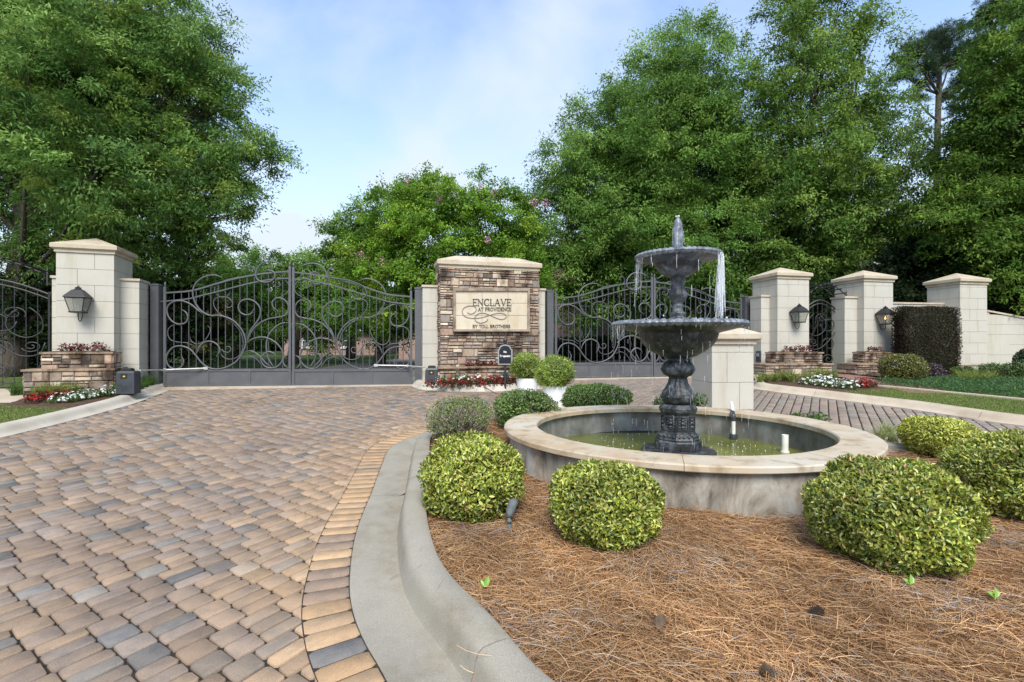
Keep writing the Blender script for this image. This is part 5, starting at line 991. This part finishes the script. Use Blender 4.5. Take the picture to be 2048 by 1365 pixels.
bed('white_begonia', 'white begonia clump in the bed near right kerb', 'white begonias by the right kerb', WHT, GRN, pts([(1612, 769), (1628, 771), (1645, 774), (1662, 776), (1680, 778), (1698, 779), (1635, 764), (1655, 767), (1675, 770), (1692, 772), (1706, 774)]), nb=20)
bed('red_begonia', 'red begonia clump at the end of the right bed', 'red begonias by the right kerb', RED, BRZ, pts([(1712, 772), (1722, 770), (1735, 772), (1728, 776), (1742, 775)]), nb=18)
def tuft_proto(label, group, cols, n=110, h=.30, r=.06, lean=.24, wd=.009):
    t = thing('grass_tuft', label, 'ornamental grass', (0, 0, 0), group); a = rng.random(n)*6.28; q = rng.random(n)**.5*r; P = np.stack([q*np.cos(a), q*np.sin(a), np.zeros(n)], 1)
    V, Fq, T = blades(P, h*rng.uniform(.6, 1.15, n), wd, lean*rng.uniform(.3, 1.3, n), cols, .15, 4); link_mesh('blades', V, Fq, MT['blade'], t, False, T); return t
YG = [(.20, .26, .05), (.28, .31, .09), (.13, .20, .035)]; GG = [(.07, .15, .03), (.10, .19, .04), (.05, .11, .022)]
def tufts(label, group, cols, spots, **kw): place(tuft_proto(label, group, cols, **kw), spots, False, label)
tufts('yellow-green liriope tuft at the foot of left planter', 'liriope by the left planter', YG, pts([(76, 797), (92, 796), (112, 795), (132, 794), (150, 792), (170, 790), (186, 788), (204, 786), (216, 787), (100, 793)]))
tufts('green liriope tuft along the left kerb near gate opener', 'green liriope by the left opener', GG, pts([(236, 790), (250, 790), (264, 789), (272, 784), (280, 780), (290, 776), (300, 772), (312, 768), (284, 774), (298, 767), (42, 790), (30, 791), (308, 764), (258, 789)]))
tufts('yellow-green liriope tuft below the planter nearest fountain', 'liriope by the right planter', YG, pts([(1520, 765), (1535, 764), (1552, 763), (1570, 763), (1585, 765), (1620, 760), (1638, 757), (1655, 757), (1668, 758), (1610, 763)]))
tufts('yellow-green liriope tuft in the dark groundcover', 'liriope in the groundcover', YG, pts([(1925, 764), (1940, 765), (1955, 764), (1970, 765), (1985, 763), (1932, 760)]))
tufts('pale variegated grass tuft right of the pool coping', 'variegated grass by the pool', [(.34, .36, .17), (.25, .30, .10)], pts([(1760, 880), (1785, 885), (1775, 873)], .09), n=70, h=.22, lean=.2)
def lawn(name, label, poly, n, cols, h=.045, dens_y=None, wd=.006):
    poly = np.asarray(poly, float); lo, hi = poly.min(0), poly.max(0); P = rng.uniform(lo, hi, (n*4, 2)); P = P[inside(P, poly)]; 
    P = P[(np.abs(P[:, 0]) < P[:, 1]*1.12+.5)][:n]; P3 = np.concatenate([P, (g(P[:, 1])+.08)[:, None]], 1); V, Fq, T = blades(P3, h*rng.uniform(.6, 1.4, len(P)), wd, h*.6, cols, .25, 2); tag(link_mesh(name, V, Fq, MT['blade'], None, False, T), label, 'grass', kind='stuff')
LC = [(.14, .22, .045), (.20, .27, .065), (.10, .17, .034), (.29, .28, .10)]
lk = offset(lkb_line, .38, False); lk = lk[(lk[:, 1] > 4) & (lk[:, 1] < 8.2)]
lawn('grass_left', 'short green grass beside the left kerb', np.concatenate([lk, [(-8.6, 8.4), (-12, 8.5), (-9, 5)]]), 42000, LC)
rk = offset(rkb_line, .38, False); rk = rk[(rk[:, 1] > 5.5) & (rk[:, 1] < 10.0)]
EDGE = resample(catmull([(7.75, 11.0), (8.08, 10.6), (8.6, 9.8), (9.2, 8.85), (9.9, 7.6), (10.8, 5.5)], 6), .1)
lawn('grass_right', 'strip of green grass between right kerb and edging', np.concatenate([rk, EDGE[::-1][5:-6]]), 60000, LC)
mb = MB(); O2 = offset(EDGE, .11, False); mb.rings([[(a[0], a[1], gf(a[1])+.02), (b[0], b[1], gf(b[1])+.02), (b[0], b[1], gf(b[1])+.135), (a[0], a[1], gf(a[1])+.135)] for a, b in zip(EDGE, O2)]); tag(mb.build('garden_edging', MT['kerb_tan']), 'thin concrete edging between grass strip and dark groundcover', 'edging')
gp = np.concatenate([EDGE+np.array([.22, .1]), [(14, 5.5), (16, 10.9), (11.3, 11.6), (9.2, 11.7)]]); P = rng.uniform((7.9, 5), (16, 12), (130000, 2)); P = P[inside(P, gp) & (P[:, 0] < P[:, 1]*1.1+.3)][:48000]; n = len(P)
z = g(P[:, 1])+.12+.10*rng.random(n)**.7*(1+.4*np.sin(4*P[:, 0])*np.cos(5*P[:, 1])); D = norml(rng.normal(size=(n, 3))+np.array([0, 0, .5])); V, Fq = leaf_far(np.concatenate([P, z[:, None]], 1), D, norml(np.array([0, 0, 1.])+.5*rng.normal(size=(n, 3))), rng.uniform(.03, .07, n), rng.uniform(.012, .02, n))
tag(link_mesh('ground_cover', V, Fq, MT['leaf'], None, False, np.repeat(pal(n, [(.06, .125, .05), (.085, .17, .065), (.11, .20, .075)]), 4, 0)), 'dark blue-green juniper groundcover filling the right bed', 'groundcover', kind='stuff')
# uplight, cones, leaves, hose
c = np.array([*GP(1019, 1058, .095)]); gz = float(mz(c[0], c[1])); t = thing('garden_uplight', 'small weathered grey spotlight on the pine straw', 'spotlight', (c[0], c[1], gz))
mb = MB(); mb.tube([(c[0], c[1], gz-.03), (c[0]-.004, c[1], gz+.035)], [.024, .018], 10); mb.tube([(c[0]-.004, c[1], gz+.03), (c[0]-.002, c[1], gz+.075)], .012, 8); mb.lathe([(.012, gz+.045), (.019, gz+.055), (.012, gz+.066)], c, 10); mb.build('stake', MT['box_grey'], t, True)
mb = MB(); a_ = np.array([c[0]-.008, c[1]+.01, gz+.075]); b_ = np.array([c[0]+.035, c[1]+.07, gz+.185]); f = np.linspace(0, 1, 8)[:, None]; mb.tube(a_+(b_-a_)*f, np.array([.012, .024, .03, .032, .032, .034, .036, .022]), 12); mb.build('lamp_head', MT['box_grey'], t, True)
MT['cone'] = nmat('pine_cone', [(.3, (.10, .07, .05)), (.7, (.26, .19, .135))], 30, .85, 0)
for i, (px, py, lab) in enumerate(((1318, 1252, 'dark pine cone lying on straw below the front holly'), (1630, 1236, 'dark pine cone lying left of the largest holly mound'), (1542, 1345, 'grey pine cone at the bottom edge of the straw'))):
    c = GP(px, py, .1); gz = float(mz(c[0], c[1]))+.028; t = thing('pine_cone', lab, 'pine cone', (c[0], c[1], gz), 'fallen pine cones'); ax = unit(np.array([random.uniform(-1, 1), random.uniform(-1, 1), .3])); b1 = unit(np.cross(ax, (0, 0, 1))); b2 = np.cross(ax, b1); mb = MB(); c3 = np.array([c[0], c[1], gz]); n = 90; P = []; D = []
    for k in range(n): f = k/n; q = k*2.39996; r = .026*math.sin(math.pi*(.12+.86*f))**.7; d = b1*math.cos(q)+b2*math.sin(q); P.append(c3+ax*(f-.5)*.065+d*r*.35); D.append(d+ax*.5)
    V, Fq = leaf_near(np.array(P), norml(np.array(D)), norml(np.tile(ax, (n, 1))-np.array(D)*.3), np.full(n, .024), np.full(n, .018)); link_mesh('scales', V, Fq, MT['cone'], t)
    mb.tube([c3-ax*.03, c3, c3+ax*.03], [.008, .014, .006], 8); mb.build('axis', MT['cone'], t, True)
for px, py, lab in ((970, 1176, 'single bright green leaf lying on straw near kerb'), (1820, 1183, 'bright green seedling leaf below the largest holly'), (1990, 1203, 'bright green seedling at right edge of the straw')):
    c = GP(px, py, .11); gz = float(mz(c[0], c[1]))+.03; V, Fq = leaf_near(np.array([[c[0], c[1], gz], [c[0], c[1], gz]]), norml(np.array([[.3, .2, .75], [-.5, .3, .6]])), norml(np.array([[.2, -.9, .4], [.1, -.8, .6]])), np.array([.055, .04]), np.array([.035, .026])); tag(link_mesh('fallen_leaf', V, Fq, MT['shrub'], None, False, np.tile((.20, .40, .05), (len(V), 1)), (c[0], c[1], gz)), lab, 'leaf', 'green leaves on the straw')
mb = MB(); mb.tube(catmull([W(962, 771, 11.0), W(972, 776, 10.78), W(984, 783, 10.62), W(1000, 789, 10.4)-np.array([0, 0, .0])], 5), .014, 6); tag(mb.build('irrigation_hose', MT['twig'], None, True), 'short brown hose lying across the kerb before the sign', 'hose')

# ------------------------------------------------------------------ houses
def house(label, o, e1, wd, dp, z0, h, wall, wins, roof_h=3.0, door=None, ov=.5):
    e1 = unit(e1); e2 = np.array([-e1[1], e1[0]]); o = np.asarray(o, float); t = thing('brick_house' if wall == 'brick' else 'stucco_house', label, 'house', (*(o+e1*wd/2), z0)); mb = MB(); mb.box(o, e1, e2, 0, wd, 0, dp, z0-.3, z0+h); mb.build('wall', MT[wall], t)
    rg = lambda a, z, i: [(*(o+e1*u+e2*v), z) for u, v in ((-a, -a), (wd+a, -a), (wd+a, dp+a), (-a, dp+a))] if not i else [(*(o+e1*u+e2*v), z) for u, v in ((dp*.5, dp*.5-.02), (wd-dp*.5, dp*.5-.02), (wd-dp*.5, dp*.5+.02), (dp*.5, dp*.5+.02))]
    mb = MB(); mb.rings([rg(ov, z0+h+.002, 0), rg(ov, z0+h+.18, 0)]); mb.build('eaves', MT['trim'], t); mb = MB(); mb.rings([rg(ov+.05, z0+h+.182, 0), rg(0, z0+h+roof_h, 1)]); mb.build('roof', MT['roof'], t)
    for (u, zb, ww, hh, sh) in wins:
        mb = MB(); 
        for a, b, c_, d_ in ((u, u+ww, zb, zb+.08), (u, u+ww, zb+hh-.08, zb+hh), (u, u+.07, zb+.08, zb+hh-.08), (u+ww-.07, u+ww, zb+.08, zb+hh-.08), (u+.07, u+ww-.07, zb+hh/2-.03, zb+hh/2+.03), (u+ww/2-.02, u+ww/2+.02, zb+.08, zb+hh/2-.03), (u+ww/2-.02, u+ww/2+.02, zb+hh/2+.03, zb+hh-.08)): mb.box(o, e1, e2, a, b, -.06, .02, z0+c_, z0+d_)
        f = mb.build('window', MT['trim'], t); mb = MB(); mb.box(o, e1, e2, u+.05, u+ww-.05, -.02, .02, z0+zb+.05, z0+zb+hh-.05); mb.build('pane', MT['window'], f)
        mb = MB(); mb.box(o, e1, e2, u-.08, u+ww+.08, -.10, .0, z0+zb-.10, z0+zb-.003); mb.build('sill', MT['trim'], f)
        if sh:
            for a in (u-.48, u+ww+.05): mb = MB(); mb.box(o, e1, e2, a, a+.42, -.05, .0, z0+zb, z0+zb+hh); mb.build('shutter', MT['shutter'], t)
    return t
zb = gf(28)
house('brick house with blue shutters seen through the right gate', (2.2, 28), (1, .06), 15, 9, zb, 5.6, 'brick', [(1.7, .95, .95, 2.0, False), (4.3-.95, .95, 1.0, 2.0, False), (5.9-.95+1.0, .55, 1.3, 2.4, True), (9.2, .95, 1.2, 2.1, True), (12.6, .95, 1.2, 2.1, True), (1.7, 3.6, .95, 1.5, False), (9.2, 3.6, 1.1, 1.5, True)])
house('far brick house behind the trees beyond the left gate', (-15.5, 34), (1, .03), 6.2, 7, gf(34), 1.6, 'brick', [(1.2, .5, .9, .9, False), (3.9, .5, .9, .9, False)], 2.0)
house('brick house with dark roof beside the sign wing wall', (-6.0, 26.5), (1, .05), 5.0, 7, gf(26), 2.1, 'brick', [(1.0, .7, .9, 1.2, False), (3.4, .7, .9, 1.2, False)], 2.4)
house('pale house with grey roof hidden among right hand trees', (19.5, 27), (1, .1), 9, 8, gf(27), 5.0, 'stucco', [(1.5, 3.0, 1.0, 1.5, False), (5, 3.0, 1.0, 1.5, False)], 4.0)
# ------------------------------------------------------------------ trees
OAKL = [(0.101, 0.204, 0.046), (0.142, 0.272, 0.061), (0.203, 0.34, 0.085), (0.074, 0.159, 0.041), (0.256, 0.363, 0.072)]
tree('oak_tree', 'large willow oak overhanging the left footway gate', 'tree', (-13.2, 13.2), [(60, 60, 170), (230, 50, 150), (330, 70, 100), (60, 250, 165), (200, 230, 150), (340, 210, 120), (425, 175, 62), (465, 195, 28), (400, 110, 50), (430, 290, 88), (505, 300, 44), (545, 325, 24), (470, 350, 45), (110, 400, 130), (250, 390, 130), (390, 400, 95), (465, 405, 42), (505, 420, 18), (310, 480, 88), (420, 470, 45), (450, 500, 22), (190, 500, 80), (340, 540, 48), (400, 530, 30), (60, 500, 60), (-130, 80, 190), (-150, 300, 200), (-60, 180, 150), (120, 40, 150, 3.5), (250, 180, 150, 4), (150, 330, 150, 4), (330, 320, 110, 3.0), (60, 130, 160, -2.5), (200, 330, 120, -2.2)], 13.0, leaf=(.115, .030), dens=1.25, cols=OAKL, clump=.42, per=48, trunk_r=.36, squash=.85)
OAKC = [(0.103, 0.205, 0.041), (0.152, 0.28, 0.054), (0.212, 0.348, 0.069), (0.073, 0.153, 0.032)]
OAKB = [(0.115, 0.244, 0.045), (0.16, 0.309, 0.055), (0.217, 0.373, 0.068), (0.081, 0.18, 0.036)]
tree('oak_tree', 'broad rounded oak behind the sign and fountain', 'tree', (7.6, 22.5), [(1380, 125, 75), (1300, 190, 88), (1430, 180, 80), (1225, 260, 85), (1340, 280, 110), (1460, 280, 90), (1160, 330, 75), (1250, 370, 110), (1390, 390, 120), (1490, 400, 90), (1115, 390, 52), (1140, 450, 80), (1260, 480, 110), (1390, 510, 120), (1500, 510, 90), (1150, 540, 70), (1250, 570, 80), (1100, 490, 50), (1340, 575, 80), (1460, 590, 60), (1180, 600, 50), (1350, 330, 130, 4), (1300, 450, 130, 4)], 21.5, leaf=(.15, .042), dens=.85, cols=OAKC, clump=.62, per=52, trunk_r=.4)
OAKT = [(0.109, 0.199, 0.036), (0.154, 0.264, 0.051), (0.212, 0.321, 0.065), (0.075, 0.155, 0.031)]
tree('oak_tree', 'tall airy oak with upright limbs behind right piers', 'tree', (12.6, 20.5), [(1570, 50, 52), (1645, 55, 62), (1725, 50, 50), (1680, 0, 50), (1590, 10, 45), (1600, 130, 75), (1700, 140, 72), (1540, 200, 50), (1650, 230, 85), (1745, 220, 50), (1590, 310, 80), (1700, 320, 80), (1775, 320, 48), (1580, 400, 85), (1680, 430, 95), (1770, 420, 62), (1600, 500, 100), (1720, 510, 75), (1640, 560, 75), (1560, 580, 60), (1760, 180, 28), (1690, 590, 50), (1620, 320, 110, 3), (1650, 480, 110, 3), (1805, 255, 30), (1825, 330, 34), (1835, 400, 36)], 19.5, leaf=(.15, .045), dens=.62, cols=OAKT, clump=.58, per=44, trunk_r=.30, stems=2, limb=.5, flat=.6)
tree('oak_tree', 'dark leafy oak at upper right picture edge', 'tree', (17.2, 16.8), [(2050, 70, 80), (2020, 170, 66), (1990, 250, 62), (2040, 230, 95), (1955, 335, 60), (2020, 350, 110), (1915, 410, 60), (2000, 460, 100), (1880, 440, 42), (2050, 540, 80), (1950, 510, 75), (2150, 200, 150), (2160, 420, 160), (2070, 130, 90), (2040, 300, 120, 3), (1960, 460, 90, 2.5)], 16.0, leaf=(.14, .042), dens=.95, cols=[(.085, .165, .027), (.12, .22, .035), (.165, .265, .043), (.06, .125, .022)], clump=.52, per=48, trunk_r=.34)
tree('magnolia_tree', 'dark glossy evergreen behind the end pier and wall', 'tree', (14.6, 17.6), [(1800, 560, 52), (1850, 520, 52), (1905, 545, 62), (1980, 545, 72), (2050, 560, 70), (1840, 595, 50), (1950, 600, 50), (2030, 620, 50), (1890, 470, 45), (1780, 600, 40), (2120, 600, 70)], 17.5, leaf=(.17, .07), dens=1.1, cols=[(.018, .034, .014), (.026, .046, .016), (.014, .026, .011)], clump=.5, per=42, trunk_r=.22)
CRP = [(0.15, 0.29, 0.03), (0.115, 0.236, 0.029), (0.199, 0.354, 0.038), (0.085, 0.176, 0.023), (0.25, 0.386, 0.046)]
bl = [(885, 385, 16.6), (960, 375, 16.5), (1070, 405, 16.4), (720, 510, 16.6), (785, 470, 16.4), (765, 522, 16.3), (990, 385, 16.8), (815, 365, 17), (975, 480, 16.2), (1090, 408, 16.4), (700, 505, 16.7), (880, 400, 16.3)]
tree('crape_myrtle', 'bright green crape myrtle with few pink blossoms behind sign', 'tree', (-2.4, 17.6), [(870, 400, 52), (940, 395, 50), (805, 425, 55), (1005, 425, 52), (765, 475, 52), (860, 475, 80), (960, 485, 80), (1035, 475, 45), (730, 525, 45), (820, 555, 70), (920, 560, 80), (1020, 560, 60), (785, 595, 45), (1045, 540, 35), (1060, 610, 35), (705, 545, 25), (815, 390, 30), (860, 620, 45)], 17.2, leaf=(.085, .045), dens=1.35, cols=CRP, clump=.42, per=62, trunk_r=.10, stems=5, droop=.2, blossoms=(bl, [(.55, .28, .38), (.65, .38, .45)]), core=.25)
tree('oak_tree', 'mid green tree rising left of the crape myrtle', 'tree', (-8.4, 26), [(700, 470, 45), (745, 445, 42), (672, 500, 36), (790, 420, 42), (660, 545, 40), (720, 520, 60), (830, 400, 40), (700, 580, 50)], 26, leaf=(.17, .055), dens=.62, cols=OAKC, clump=.6, per=48, trunk_r=.25, group='trees behind the left gate')
for lab, base, bl_, d_, cl in (('green tree visible through left half of the double gate', (-13.4, 24), [(440, 565, 48), (510, 560, 45), (400, 590, 45), (470, 620, 60), (540, 600, 40), (420, 650, 45), (520, 660, 40)], 24, OAKC), ('dark tree with thick trunk behind the gate centre', (-9.9, 22.5), [(560, 560, 42), (620, 565, 42), (590, 545, 30), (650, 600, 50), (570, 620, 55), (630, 650, 45), (690, 610, 45)], 23, OAKC), ('dark green tree behind right leaf of the left gate', (-5.6, 21), [(730, 620, 50), (790, 640, 45), (760, 580, 40), (700, 640, 35), (820, 610, 40), (835, 650, 35)], 21, OAKC), ('far tree closing the view above the left gate', (-19, 33), [(480, 540, 40), (540, 535, 30), (430, 550, 40), (600, 545, 40), (370, 560, 50)], 33, OAKC)):
    tree('oak_tree', lab, 'tree', base, bl_, d_, leaf=(.17, .055), dens=.6 if d_ < 30 else .4, cols=OAKB, clump=.6, per=48, trunk_r=.26, group='trees behind the left gate')
tree('magnolia_tree', 'glossy magnolia with pale tinted leaves behind left gate', 'tree', (-9.2, 13.9), [(380, 600, 42), (365, 655, 42), (425, 645, 38), (360, 700, 32), (420, 695, 30), (400, 570, 30), (445, 610, 25), (340, 610, 35)], 14, leaf=(.14, .055), dens=1.6, cols=[(.03, .055, .016), (.045, .075, .02), (.20, .19, .06), (.022, .04, .013)], clump=.35, per=36, trunk_r=.09)
for lab, base, bl_, d_ in (('dark evergreen shrub mass behind left wing wall', (-11.4, 13.6), [(180, 620, 60), (240, 600, 50), (290, 590, 45), (300, 650, 45), (150, 690, 50), (250, 690, 50), (300, 710, 40)], 13.5), ('dark evergreen shrub seen through the left footway gate', (-14.0, 13.4), [(20, 600, 55), (70, 650, 55), (0, 680, 55), (100, 700, 50), (60, 580, 45), (-60, 640, 70), (110, 600, 45)], 13.4), ('dark evergreen shrub behind the arched right footway gate', (9.6, 17.2), [(1600, 620, 45), (1660, 640, 45), (1640, 600, 40), (1690, 610, 35), (1580, 660, 40), (1660, 690, 45), (1740, 600, 50)], 17.2)):
    tree('evergreen_shrub', lab, 'shrub', base, bl_, d_, leaf=(.10, .045), dens=2.0, cols=[(.020, .040, .014), (.030, .055, .018), (.015, .03, .011)], clump=.35, per=40, trunk_r=.07, stems=3)
def pine(label, base, clumps, d, top):
    bx, by = base; t = thing('pine_tree', label, 'tree', (bx, by, gf(by)), 'tall pines'); mb = MB(); p = catmull([(bx, by, gf(by)-.1), (bx+.15, by, 6), (bx-.1, by, 12), (bx+.1, by, top)], 5); mb.tube(p, np.linspace(.34, .11, len(p)), 8); Vs, Fs, Ts, off = [], [], [], 0
    for px, py, r in clumps:
        dd = d+rng.uniform(-1.5, 1.5); c = W(px, py, dd); rr = r/F*dd; z0 = max(c[2]-rr*1.2-.3, 5); i0 = int(np.argmin(np.abs(p[:, 2]-min(z0, top-.5)))); b = catmull([p[i0], (p[i0]+c)/2+np.array([0, 0, -.15]), c], 5); mb.tube(b, np.linspace(.085, .02, len(b)), 5); nt_ = max(6, int(26*rr*rr)); C_ = c+rnd_unit(nt_)*rr*np.array([1, 1, .55])*rng.uniform(.3, 1, nt_)[:, None]
        for q in C_[::2]: mb.tube([c, (c+q)/2-np.array([0, 0, .05]), q], [.02, .014, .006], 4)
        n = nt_*130; idx = np.repeat(np.arange(nt_), 130); D = norml(rng.normal(size=(n, 3))+np.array([0, 0, .5])); P = C_[idx]+rng.normal(size=(n, 3))*.08; V, Fq = leaf_far(P, D, rnd_unit(n), .26*rng.uniform(.7, 1.2, n), np.full(n, .018)); Vs.append(V); Fs.append(Fq+off); off += len(V); Ts.append(np.repeat(pal(n, [(.035, .065, .030), (.05, .085, .04), (.03, .052, .026)]), 4, 0))
    link_mesh('crown', np.concatenate(Vs), np.concatenate(Fs), MT['leaf'], t, False, np.concatenate(Ts)); mb.build('trunk', MT['bark'], t, True)
pine('slender pine with bare trunk rising between the right oaks', (25.6, 30), [(1825, 105, 42), (1868, 82, 46), (1905, 75, 40), (1940, 105, 44), (1850, 130, 36), (1900, 125, 36), (1805, 150, 30), (1955, 145, 36), (1925, 160, 30), (1835, 200, 22), (1920, 215, 24), (1965, 85, 32), (1845, 255, 20), (1885, 110, 36), (1900, 280, 22), (1855, 310, 20), (1900, 190, 26), (1850, 165, 30)], 30, 19.8)
pine('taller dark pine cut off at the top right corner', (32.5, 34), [(1965, 40, 34), (2000, 15, 40), (2040, 40, 40), (1985, 75, 30), (2030, 80, 34), (2015, -20, 50), (2060, 0, 50)], 33, 25)
# far woodland
blobs = []
for px in range(-500, 2700, 70): dd = 48+rng.uniform(-4, 8); blobs.append((W(px, 650+rng.uniform(-30, 20), dd), (75+rng.uniform(-15, 15))/F*dd)); blobs.append((W(px+35, 600+rng.uniform(-20, 30) if px > 900 or px < 250 else 640, dd+3), 60/F*dd))
V, Fq, T = crown(blobs, (.45, .22), .16, [(.028, .055, .018), (.04, .075, .022), (.022, .042, .015)], clump=1.1, per=44); tag(link_mesh('far_woods', V, Fq, MT['leaf'], None, False, T), 'dark far-off woods closing the view behind the houses', 'woods', kind='stuff')
# hedge line along the house inside the right gate
mbx = W(1260, 715, 26); bush('clipped_hedge', 'long low dark hedge along the brick house wall', 'hedge', (7.0, 26.6, gf(26)+.5), (5.2, .6, .75), gf(26), n=16000, near=False, leaf=(.11, .06), cols=[(.022, .045, .014), (.035, .065, .018)], p=8, seed=77, amp=.03, twigs=20)
